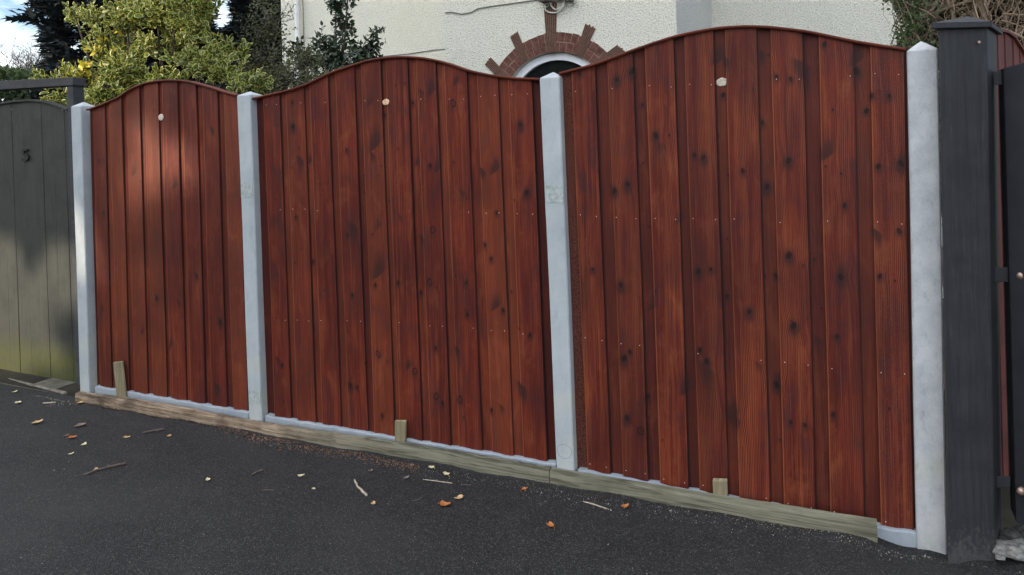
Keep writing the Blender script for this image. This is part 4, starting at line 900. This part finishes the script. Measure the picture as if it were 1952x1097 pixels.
def shrub(name, cat, label, base, blobs, mleaf, mstem, kind, leaf, per, shoot, seed, width=1.0, lrf=None, droop=0, stemr=.0035, fname='foliage'):
    rg = np.random.default_rng(seed); T, D, C = shoots_in(blobs, rg); N = len(T)
    root = empty(name, base, label, cat)
    k = rg.integers(0, 1, N); J = per; pos, dr, nr, ln, lr = [], [], [], [], []
    side = unit(np.cross(D, unit(rg.normal(size=(N, 3))))); side2 = np.cross(D, side)
    srand = rg.uniform(0, 1, N)
    for j in range(J):
        t = j/max(1, J-1); g = j*2.4+rg.uniform(-.4, .4, N)
        rad = side*np.cos(g)[:, None]+side2*np.sin(g)[:, None]
        pos.append(T - D*(shoot*(1-t))[..., None] if np.ndim(shoot) else T-D*shoot*(1-t))
        d = unit(D*(.55+.6*t)+rad*(.95-.35*t)+np.array([0, 0, -droop])); dr.append(d)
        nr.append(unit(D*.6+np.array([0, -.45, .2])+rg.normal(size=(N, 3))*.35)); ln.append(leaf*rg.uniform(.65, 1.15, N)*(1-.25*t)); lr.append(np.clip(srand*.6+rg.uniform(0, .4, N), 0, 1))
    pos, dr, nr, ln, lr = map(np.concatenate, (pos, dr, nr, ln, lr))
    if lrf is not None: lr = lrf(pos, lr, rg)
    leaves(fname, mleaf, root, pos, dr, nr, ln, kind, lr, width)
    mb = MB(); b = Vector(base); hub = {}
    for (c, r, n) in blobs:
        c = Vector(c); m1 = b.lerp(c, .45)+Vector((rg.uniform(-.1, .1), rg.uniform(-.1, .1), .08))
        mb.tube([b, m1, c], [stemr*5, stemr*4, stemr*2.4], 6)
    for i in range(0, N, 2):
        p, c = Vector(T[i]), Vector(C[i]); q = p-Vector(D[i])*float(shoot)*1.1; m1 = q.lerp(c, .5)+Vector(rg.normal(size=3)*.02)
        mb.tube([c.lerp(q, .3), m1, q, p], [stemr*1.6, stemr*1.2, stemr, stemr*.5], 3, cap=False)
    mb.build('stems', mstem, root); return root
def WB(px, py, yp, rx, ry, rz, n): p = P(px, py, yp); return ((p.x, p.y, p.z), (rx, ry, rz), n)

VAR = mat_leaf('variegated_leaf', (.048, .086, .022), (.130, .175, .036), (.76, .72, .18), .36, (.80, .62, .05))
VARD = mat_leaf('dark_shrub_leaf', (.050, .062, .024), (.13, .130, .050), None, .5)
CAM_ = mat_leaf('glossy_leaf', (.014, .030, .014), (.035, .065, .026), None, .25, None, .1)
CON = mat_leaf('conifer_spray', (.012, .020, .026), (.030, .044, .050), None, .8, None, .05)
HEDGE = mat_leaf('hedge_leaf', (.035, .055, .018), (.09, .13, .04), None, .6)
IVY = mat_leaf('privet_leaf', (.035, .065, .022), (.09, .14, .05), None, .45)
def base_at(px, yp): p = P(px, 400, yp); return (p.x, p.y, gz(-3))
# variegated shrub behind the narrow panel
def var_lr(pos, lr, rg):
    # leaves around two spots near the left side coloured yellow
    c = P(215, 105, 1.5); c2 = P(165, 125, 1.4); d = np.exp(-((pos-np.array(c))**2).sum(1)/.17**2)+np.exp(-((pos-np.array(c2))**2).sum(1)/.15**2)
    return np.where(rg.uniform(0, 1, len(lr)) < d*1.0, .97, np.clip(lr*.85, 0, .84))
yv = 1.6
vb = [WB(112,150,1.3,.14,.2,.10,14), WB(150,140,1.4,.18,.2,.13,26), WB(205,85,1.6,.20,.25,.18,34), WB(172,35,1.6,.13,.2,.13,14), WB(140,20,1.6,.10,.12,.07,6), WB(240,25,1.6,.24,.25,.22,36), WB(235,135,1.4,.26,.25,.20,48),
      WB(300,20,1.6,.30,.25,.20,44), WB(310,85,1.7,.26,.3,.16,36), WB(365,35,1.6,.26,.25,.22,44), WB(385,110,1.5,.30,.3,.14,42), WB(345,-40,1.7,.55,.3,.22,46), WB(425,90,1.7,.16,.25,.10,14), WB(430,135,1.5,.22,.25,.12,26), WB(475,158,1.3,.18,.2,.07,18),
      WB(195,185,1.2,.22,.2,.14,28), WB(110,195,1.2,.13,.15,.12,14), WB(300,150,1.5,.34,.3,.10,30), WB(300,185,1.6,.5,.3,.12,36), WB(225,-35,1.7,.2,.2,.15,14), WB(395,5,1.7,.18,.2,.12,14), WB(455,95,1.8,.12,.2,.05,5)]
shrub('variegated_shrub', 'shrub', 'large shrub with yellow-edged green leaves behind the narrowest panel', base_at(290, 1.6), vb, VAR, BARKD, 'oval', .088, 9, .15, 5, .82, var_lr)
vb2 = [WB(495,60,2.2,.14,.3,.22,26), WB(500,110,2.1,.30,.3,.26,90), WB(560,150,2.0,.35,.3,.20,110), WB(500,-10,2.4,.16,.3,.25,22), WB(520,40,2.2,.20,.3,.28,40), WB(600,160,1.9,.3,.25,.16,90), WB(505,175,1.8,.3,.25,.14,60), WB(430,170,2.2,.3,.3,.2,50), WB(580,110,2.1,.2,.25,.17,40), WB(640,155,1.8,.25,.2,.13,50)]
shrub('evergreen_shrub', 'shrub', 'brownish olive fine-leaved shrub between the yellow-edged shrub and the house corner', base_at(520, 2.1), vb2, VARD, BARKD, 'point', .046, 10, .15, 6, 1.0, None, .25)
cb = [WB(650,105,2.5,.24,.25,.22,45), WB(620,75,2.5,.17,.2,.17,18), WB(690,95,2.5,.20,.2,.18,30), WB(655,40,2.5,.13,.15,.20,16), WB(640,0,2.5,.12,.15,.17,14), WB(665,-30,2.5,.14,.15,.2,14), WB(700,130,2.4,.16,.2,.12,24), WB(600,110,2.5,.24,.2,.16,30), WB(712,65,2.5,.09,.1,.08,8), WB(565,90,2.5,.14,.15,.10,11), WB(640,150,2.3,.28,.25,.12,40)]
shrub('glossy_bush', 'bush', 'dark glossy-leaved bush standing out against the cream wall, above the middle panel', base_at(655, 2.5), cb, CAM_, BARKD, 'point', .075, 9, .19, 8, 1.25, None, .35, .003)
# conifers, far
def conifer(px, dist, w, h, label, seed, skip=None):
    rg = np.random.default_rng(seed); c = PD(px, 300, dist); base = (c.x, c.y, GA-.3); root = empty('conifer', base, label, 'conifer')
    N = 22000; t = rg.uniform(.08, 1, N)**.8; z = base[2]+h*t
    rad = w*(1.02-t**1.6)*(.90+.10*np.sin(z*9+seed))*(1+.12*np.sin(z*3.1+seed)); g = rg.uniform(0, 2*math.pi, N); rad *= 1+.16*np.sin(g*5+z*2)+.08*rg.normal(size=N)
    rr = rad*rg.uniform(.35, 1, N)**.35
    pos = np.stack([base[0]+rr*np.cos(g), base[1]+rr*np.sin(g), z], 1); out_ = np.stack([np.cos(g), np.sin(g), np.full(N, .1)], 1)
    d = unit(out_+rg.normal(size=(N, 3))*.3+np.array([0, 0, .05])); leaves('crown', CON, root, pos, d, np.tile([0, 0, 1.], (N, 1))+rg.normal(size=(N, 3))*.35, rg.uniform(.28, .6, N)*dist/20, 'spray', rg.uniform(0, 1, N), 1.5)
    mb = MB(); mb.tube([Vector(base), Vector(base)+Vector((0, 0, h*.95))], [w*.16, .03], 8)
    for k in range(60):
        tt = rg.uniform(.1, .9); zz = base[2]+h*tt; gg = rg.uniform(0, 6.28); rr2 = w*(1-tt)*.8
        mb.tube([(base[0], base[1], zz), (base[0]+rr2*math.cos(gg)*.6, base[1]+rr2*math.sin(gg)*.6, zz-.1), (base[0]+rr2*math.cos(gg), base[1]+rr2*math.sin(gg), zz+.1)], [.05, .03, .01], 4, cap=False)
    mb.build('trunk', BARKD, root)
conifer(205, 21, 1.85, 16, 'tall blue-black conifer rising behind the yellow-edged shrub at the left', 3)
conifer(318, 23, 1.7, 15, 'tall blue-black conifer hidden behind the middle of the yellow-edged shrub', 4)
conifer(512, 22, 1.15, 11.5, 'narrow dark conifer beside the left corner of the house', 5)
# bare tree far left
def bare_tree(px, dist, h, label, seed):
    rr = random.Random(seed); c = PD(px, 300, dist); base = Vector((c.x, c.y, GA-.3)); root = empty('bare_tree', tuple(base), label, 'tree')
    mb = MB()
    def grow(p, d, L, r, lev):
        pts = [p]; q = p.copy(); dd = d.copy()
        for k in range(4):
            dd = (dd+Vector((rr.uniform(-.16, .16), rr.uniform(-.16, .16), rr.uniform(-.05, .12)))).normalized(); q = q+dd*L/4; pts.append(q.copy())
        mb.tube(pts, [r*(1-.13*k) for k in range(5)], 5 if lev < 2 else 3, cap=False)
        if lev >= 7: return
        for k in range(rr.choice((2, 3, 3)) if lev > 0 else 5):
            a = Vector((rr.gauss(0, 1), rr.gauss(0, 1), rr.gauss(0, .5))).normalized(); nd = (dd*1.0+a*.75+Vector((0, 0, .12))).normalized()
            grow(pts[rr.choice((2, 3, 4, 4))] if lev else pts[4], nd, L*rr.uniform(.68, .9), r*.62, lev+1)
    grow(base, Vector((0, 0, 1)), h*.17, h*.012, 0); mb.build('branches', BARKD, root)
bare_tree(8, 34, 13, 'leafless tree against the sky at the far left', 4)
bare_tree(-75, 38, 13.0, 'leafless tree at the very left edge, behind the other bare tree', 9)
def hedge():
    rg = np.random.default_rng(12); root = empty('hedge', tuple(PD(20, 300, 9.0).xy)+(GA-.2,), 'clipped green hedge behind the grey gate, above its top beam', 'hedge')
    a, b = PD(-260, 150, 9.3), PD(96, 145, 8.8); N = 11000; t = rg.uniform(0, 1, N); ax = np.array(a)+(np.array(b)-np.array(a))*t[:, None]
    ztop = np.interp(t, [0, .75, 1], [PD(-260, 112, 9.3).z, PD(10, 132, 9).z, PD(96, 150, 8.8).z]); off = rg.uniform(-.35, .45, N)
    face = rg.random(N) < .65
    z = np.where(face, ztop-rg.uniform(0, 1, N)**.8*1.6, ztop-.04+rg.uniform(-.06, .05, N)); dep = np.where(face, -.38+rg.uniform(-.03, .12, N), off)
    n2 = np.array([F.x, F.y, 0]); pos = ax.copy(); pos[:, 2] = z; pos[:, :2] += n2[:2]*dep[:, None]
    d = unit(rg.normal(size=(N, 3))+np.array([0, -.6, .5])); leaves('foliage', HEDGE, root, pos, d, rg.normal(size=(N, 3)), rg.uniform(.04, .075, N), 'point', np.clip(rg.uniform(0, 1, N)*.6+.4*(z > ztop-.15), 0, 1), 1.3)  # top leaves lighter: sunlit top painted into the leaf tone
    mb = MB()
    for k in range(70):
        p = np.array(a)+(np.array(b)-np.array(a))*rg.uniform(0, 1); x, y = p[0]+rg.uniform(-.1, .1), p[1]+rg.uniform(-.1, .1)
        mb.tube([(x, y, GA-.2), (x+rg.uniform(-.1, .1), y, 1.2), (x+rg.uniform(-.2, .2), y+rg.uniform(-.2, .2), 2.4)], [.02, .012, .004], 4, cap=False)
    # dense inside of the hedge
    mb.build('stems', BARKD, root)
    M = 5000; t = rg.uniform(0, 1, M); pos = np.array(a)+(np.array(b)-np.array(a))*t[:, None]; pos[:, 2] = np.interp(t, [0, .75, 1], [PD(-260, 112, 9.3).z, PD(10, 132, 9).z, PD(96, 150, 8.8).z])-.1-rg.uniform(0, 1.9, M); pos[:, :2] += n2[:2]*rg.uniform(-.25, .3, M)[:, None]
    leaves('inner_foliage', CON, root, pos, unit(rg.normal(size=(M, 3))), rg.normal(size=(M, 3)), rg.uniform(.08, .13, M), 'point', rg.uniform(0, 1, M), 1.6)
hedge()
# tangled climber on the right
def tangle():
    rg = np.random.default_rng(21); yh = 1.75
    root = empty('climber_hedge', tuple(P(1830, 400, yh).xy)+(GA,), 'overgrown tangle of bare stems with a fringe of green leaves, behind the wide concrete post', 'overgrown hedge')
    x0, x1 = P(1722, 60, yh).x, P(2150, 60, yh).x; mb = MB(); mb2 = MB()
    def edge(z): return x0 + .05*math.sin(z*7)+.04*math.sin(z*19+1)
    for k in range(2700):
        z = rg.uniform(1.2, 2.75); x = edge(z)+rg.uniform(0, 1)**1.1*(x1-x0); dep = rg.uniform(-.05, .75)
        d = Vector((rg.normal()*.55, rg.normal()*.25, rg.choice((-1, 1))*rg.uniform(.5, 1.0)+.15)).normalized(); L = rg.uniform(.12, .42); q = Vector((x, yh+dep, z)); pts = [q]
        for j in range(5):
            d = (d+Vector((rg.normal()*.28, rg.normal()*.22, rg.normal()*.18-.03))).normalized(); q = q+d*L/5; pts.append(q)
        pts = [Vector((max(p.x, edge(p.z)-.02+(.12 if dep >= .45 else 0)+.03*math.sin(p.y*40+p.z*31)), p.y, p.z)) for p in pts]
        r = rg.uniform(.0016, .0042) if rg.random() < .9 else rg.uniform(.006, .011)
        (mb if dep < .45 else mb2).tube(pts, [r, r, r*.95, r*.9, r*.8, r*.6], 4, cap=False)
    for k in range(9):
        x = x0+.2+(x1-x0)*k/8*.9; y = yh+rg.uniform(.05, .4); q = Vector((x, y, GA)); pts = [q]
        for j in range(7): q = q+Vector((rg.normal()*.06, rg.normal()*.03, .5)); pts.append(q)
        mb.tube(pts, [.022-.0022*j for j in range(8)], 6, cap=False)
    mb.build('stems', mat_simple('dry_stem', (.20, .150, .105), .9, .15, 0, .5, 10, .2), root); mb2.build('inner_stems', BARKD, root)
    N = 5200; z = rg.uniform(1.15, 2.8, N); u = rg.uniform(0, 1, N); e = np.array([edge(a) for a in z]); x = np.where(rg.random(N) < .85, e+rg.normal(size=N)*.035+.03+u**2*.16, e+u*(x1-x0)*.8)
    pos = np.stack([x, yh+rg.uniform(-.08, .35, N), z], 1); leaves('foliage', IVY, root, pos, unit(rg.normal(size=(N, 3))+np.array([-.5, -.4, 0])), rg.normal(size=(N, 3)), rg.uniform(.018, .034, N), 'point', rg.uniform(0, 1, N), 1.5)
    M = 16000; z = rg.uniform(1.0, 2.9, M); x = x0+.12+rg.uniform(0, 1, M)**.8*(x1-x0)+.12*np.sin(z*8); pos = np.stack([x, yh+rg.uniform(.45, .95, M), z], 1)
    leaves('dead_leaves', mat_leaf('dead_leaf', (.035, .026, .018), (.085, .06, .04), None, .9, None, .05), root, pos, unit(rg.normal(size=(M, 3))), rg.normal(size=(M, 3)), rg.uniform(.04, .08, M), 'point', rg.uniform(0, 1, M), 1.6)
tangle()
# ------------------------------------------------------------------ things on the ground
OR = mat_simple('orange_leaf', (.42, .15, .045), .7, .25, 0, .35, 60); TN = mat_simple('tan_leaf', (.52, .34, .17), .75, .25, 0, .3, 60); CR = mat_simple('cream_leaf', (.62, .54, .33), .75, .25, 0, .25, 60); GB_ = mat_simple('grey_brown_leaf', (.20, .15, .12), .85, .2, 0, .4, 60)
def fallen(px, py, size, mt, label, seed, asp=.7):
    rr = random.Random(seed); p = PG(px, py, GA, GB); dist = (p-CAM).dot(F); s = .88*size*dist/FPX; n = 14; a0 = rr.uniform(0, 6.28); up = rr.uniform(.5, 1.0)
    mb = MB(); vs = [(0, 0, .08*s)]; 
    for ring, rad in enumerate((.28, .52)):
        for k in range(n):
            g = 2*math.pi*k/n; j = 1+.18*math.sin(3*g+seed)+(.20 if ring and k % 3 == 0 else 0)+rr.uniform(-.06, .06)
            x = rad*s*math.cos(g)*j; y = rad*s*asp*math.sin(g)*j; z = (.12+.55*up*(x/s)**2*1.6+.4*up*abs(y/s)+rr.uniform(-.02, .03))*s*.75
            ca, sa = math.cos(a0), math.sin(a0); vs.append((x*ca-y*sa, x*sa+y*ca, z))
    fs = [(0, 1+k, 1+(k+1)%n) for k in range(n)]+[(1+k, 1+n+k, 1+n+(k+1)%n, 1+(k+1)%n) for k in range(n)]
    vs2 = [(x, y, z-.0008) for x, y, z in vs]; m = len(vs); mb.add(vs+vs2, fs+[tuple(i+m for i in f[::-1]) for f in fs])
    g = a0; x, y = math.cos(g), math.sin(g); mb.tube([(x*.45*s, y*.45*s, .14*s), (x*.62*s, y*.62*s, .22*s), (x*.8*s, y*.8*s, .06*s)], [.0009, .0009, .0006], 4)
    o = mb.build('fallen_leaf', mt, smooth=True); o.location = (p.x, p.y, p.z+.001+float(zrel(p.x, p.y))); tag(o, label, 'fallen leaf', 'fallen leaves on the pavement')
LV = [(70,808,19,TN,'tan leaf on the pavement second from the left edge, below the pale curled one'),(152,812,20,GB_,'grey-brown crumpled leaf left of the kickboard end'),(138,836,16,OR,'orange leaf below the crumpled grey-brown one'),(126,832,9,GB_,'small dull leaf touching the left side of the orange one'),
      (160,849,13,CR,'cream leaf just below the orange leaf near the left'),(135,867,9,CR,'small cream leaf highest above the long dark twig'),(184,897,13,TN,'tan leaf lying against the long dark twig'),(242,836,12,TN,'tan leaf below the left foot of the narrow panel'),
      (323,833,10,TN,'small tan leaf right of the short twig near the brown kickboard'),(35,769,14,CR,'pale curled leaf near the foot of the numbered gate'),(28,751,9,CR,'tiny pale leaf against the kerb'),(573,908,12,CR,'lone cream leaf below the second concrete post and middle panel'),(598,933,8,CR,'small pale curl below the lone cream leaf'),
      (712,963,12,TN,'round tan leaf just below the end of the curved twig'),(848,966,23,OR,'largest bright orange leaf, left one of the close pair'),(875,952,18,TN,'upright tan leaf, right one of the close pair'),(999,936,13,OR,'orange leaf close to the kickboard below the third concrete post'),
      (1050,1005,19,OR,'curled rust-orange leaf nearest the bottom centre of the photo'),(1191,968,17,OR,'orange leaf touching the gap under the right kickboard'),(823,897,13,CR,'cream leaf in the crumbs against the middle kickboard'),(851,908,15,CR,'long cream flake just right of the cream leaf by the kickboard'),
      (774,915,12,GB_,'pale brown curl between the middle kickboard and the curved twig'),(396,915,12,CR,'small pale curled flake alone on the open pavement, left of centre'),(153,773,14,TN,'tan flake lying at the rotten end of the left kickboard'),(707,900,9,GB_,'small brown flake under the middle panel')]
for i, (x, y, s, m, lb) in enumerate(LV): fallen(x, y, s, m, lb, i+3)
def twig(pts, r, mt, label, seed):
    w3 = [PG(x, y, GA, GB) for x, y in pts]
    for q in w3: q.z += float(zrel(q.x, q.y))
    dist = (w3[0]-CAM).dot(F); rr = r*dist/FPX; L = w3[0]; mb = MB(); fine = []; rn = random.Random(seed)
    for a, b in zip(w3[:-1], w3[1:]):
        for k in range(4): q = a.lerp(b, k/4)-L; fine.append(Vector((q.x+rn.uniform(-1, 1)*rr*.4, q.y+rn.uniform(-1, 1)*rr*.4, q.z+rr*1.2)))
    fine.append(w3[-1]-L+Vector((0, 0, rr*1.2))); n = len(fine); mb.tube(fine, [rr*(.75+.35*k/n+.12*rn.uniform(-1, 1)) for k in range(n)], 7)
    if seed % 2: k = n//2; mb.tube([fine[k], fine[k]+Vector((rr*3, rr*2, rr*2.5))], [rr*.6, rr*.35], 5)
    o = mb.build('twig', mt, smooth=True); o.location = L; tag(o, label, 'twig', 'twigs on the pavement')
TW = mat_simple('brown_twig', (.12, .095, .08), .9, .2, 0, .4, 60, .3); TWP = mat_simple('pale_twig', (.38, .32, .25), .9, .2, 0, .3, 60, .3)
twig([(159,908),(186,898),(212,892),(239,886)], 2.3, TW, 'longest dark straight twig, lying near the left of the pavement', 1)
twig([(272,828.5),(290,825),(314,821)], 1.9, TW, 'short straight twig close to the brown kickboard', 3)
twig([(480,907),(490,901),(501,898)], 1.9, TW, 'stubby dark twig below the second concrete post', 2)
twig([(677,919),(680,929),(689,939),(699,949)], 2.2, TWP, 'curved pale-brown twig above the round tan leaf', 4)
twig([(806,917),(830,919),(862,923)], 1.0, TWP, 'thin pale twig lying along the middle kickboard', 5)
twig([(1111,958),(1128,962),(1158,971)], 1.2, TWP, 'thin pale twig near the foot of the third concrete post', 6)
twig([(498,936),(509,935),(521,936)], .8, TW, 'hair-thin dark twig on the open pavement', 8)
twig([(878,925),(898,926)], .8, TW, 'thin dark twig right of the cream flake', 10)
twig([(82,770),(107,769.5)], 1.5, TWP, 'pale yellow sliver of wood below the kerb', 12)
twig([(787,958),(800,955)], .9, TW, 'tiny dark twig left of the close pair of leaves', 14)
def scatter(name, n, fn, rmin, rmax, mt, label, cat, seed):
    rg = np.random.default_rng(seed); mb = MB()
    for i in range(n):
        px, py = fn(rg); p = PG(px, py, GA, GB); d = (p-CAM).dot(F); r = rg.uniform(rmin, rmax)*(1 if rg.random() < .93 else 2.0)
        if p.y > -.05: p.y = -.05-abs(rg.normal())*.006; p.z = GA+GB*p.x
        ax = [Vector(rg.normal(size=3)).normalized()*r*rg.uniform(.5, 1.2) for _ in range(3)]
        c = p+Vector((0, 0, r*.35+float(zrel(p.x, p.y)))); vs = [c+a for a in ax]+[c-a for a in ax]; mb.add(vs, [(0,1,2),(0,2,4),(0,4,5),(0,5,1),(3,2,1),(3,1,5),(3,5,4),(3,4,2)])
    o = mb.build(name, mt); tag(o, label, cat, kind='stuff')
def near_board(rg, x0, x1, spread):
    x = rg.uniform(x0, x1); y = np.interp(x, [143,245,400,480,560,659,762,860,980,1101,1267,1460,1672], [767,782,811,831,846,862,885,901,918,943,968,998,1034]); return x, y+abs(rg.normal())*spread
scatter('crumbs', 1300, lambda rg: near_board(rg, 415, 800, 7), .002, .0055, mat_simple('brown_crumbs', (.17, .105, .075), .95, .1, 0, .6, 200), 'reddish brown crumbs of soil and bark along the kickboard', 'crumbs', 1)
scatter('crumbs', 500, lambda rg: near_board(rg, 120, 420, 5), .0015, .005, mat_simple('dark_crumbs', (.075, .055, .042), .95, .1, 0, .6, 200), 'dark soil crumbs below the rotten end of the kickboard', 'crumbs', 2)
scatter('grit', 900, lambda rg: near_board(rg, 800, 1780, 12), .001, .003, mat_simple('light_grit', (.26, .24, .20), .95, .1, 0, .6, 200), 'pale grit along the right kickboard', 'grit', 3)
scatter('grit', 1300, lambda rg: (rg.uniform(-40, 1990), 770+330*rg.random()**.8), .0008, .0020, mat_simple('pavement_grit', (.24, .23, .21), .95, .1, 0, .6, 200), 'scattered pale grit over the dark pavement', 'grit', 4)
scatter('gravel', 160, lambda rg: (rg.uniform(90, 145), rg.uniform(748, 775)), .002, .007, mat_simple('kerb_gravel', (.16, .15, .13), .95, .1, 0, .6, 100), 'loose grey gravel between the kerb and the kickboard end', 'gravel', 5)
scatter('crumbs', 1500, lambda rg: near_board(rg, 143, 1675, 2.2), .001, .004, mat_simple('base_dirt', (.045, .036, .028), .95, .1, 0, .6, 200), 'thin line of dark dirt where the kickboards meet the tarmac', 'dirt', 6)
# ------------------------------------------------------------------ trees across the road (they shade the fence and show in the window)
SH = Vector(SUN)
def road_tree(x, y, h, w, label, seed, gaps):
    rg = np.random.default_rng(seed); base = (x, y, GA-.1); root = empty('street_tree', base, label, 'tree')
    N = 5200; d = unit(rg.normal(size=(N, 3))); r = rg.uniform(.1, 1, (N, 1))**.45; c = np.array([x, y, GA+h*.54])
    pos = c+d*np.array([w, w*.8, h*.50])*r*(1+.15*np.sin(d[:, :1]*6+seed)); pos = pos[pos[:, 2] > GA+.3]
    keep = np.ones(len(pos), bool); s = np.array(SH)
    for (p, rad) in gaps:
        q = pos-np.array(p); t = q@s; dist = np.linalg.norm(q-t[:, None]*s, axis=1); keep &= ~(dist < rad)
    pos = pos[keep]; N = len(pos)
    leaves('crown', HEDGE, root, pos, unit(rg.normal(size=(N, 3))), rg.normal(size=(N, 3)), rg.uniform(.45, .8, N), 'tri', rg.uniform(0, 1, N), 1.4)
    mb = MB(); b = Vector(base); mb.tube([b, b+Vector((.1, 0, h*.4)), b+Vector((0, .1, h*.9))], [.28, .2, .05], 8)
    for k in range(14):
        z = h*rg.uniform(.25, .8); g = rg.uniform(0, 6.28); mb.tube([b+Vector((0, 0, z)), b+Vector((math.cos(g)*w*.5, math.sin(g)*w*.5, z+h*.12))], [.09, .02], 5, cap=False)
    mb.build('trunk', BARKD, root)
GAPS = [(P(40, 570, YG), .85), (P(-60, 600, YG), .9), (P(325, 300, .03), .56), (P(150, 380, 0), .62), (P(328, 690, .03), .38), (P(170, 100, 1.5), 1.4), (P(250, 60, 1.5), .9)]  # openings cut in the crowns along sun rays to shape the light patches
for i, (x, y, h, ww, lb) in enumerate([(-27,-15,10,3.6,'farthest left'),(-21.5,-14.5,11.4,3.6,'second'),(-16.5,-15,11.2,3.4,'third'),(-11.5,-14.5,11.6,3.5,'fourth'),(-6,-16,8.0,3.4,'last')]):
    road_tree(x, y, h, ww, 'dense evergreen street tree across the road behind the camera, %s in the row' % lb, 40+i, GAPS)
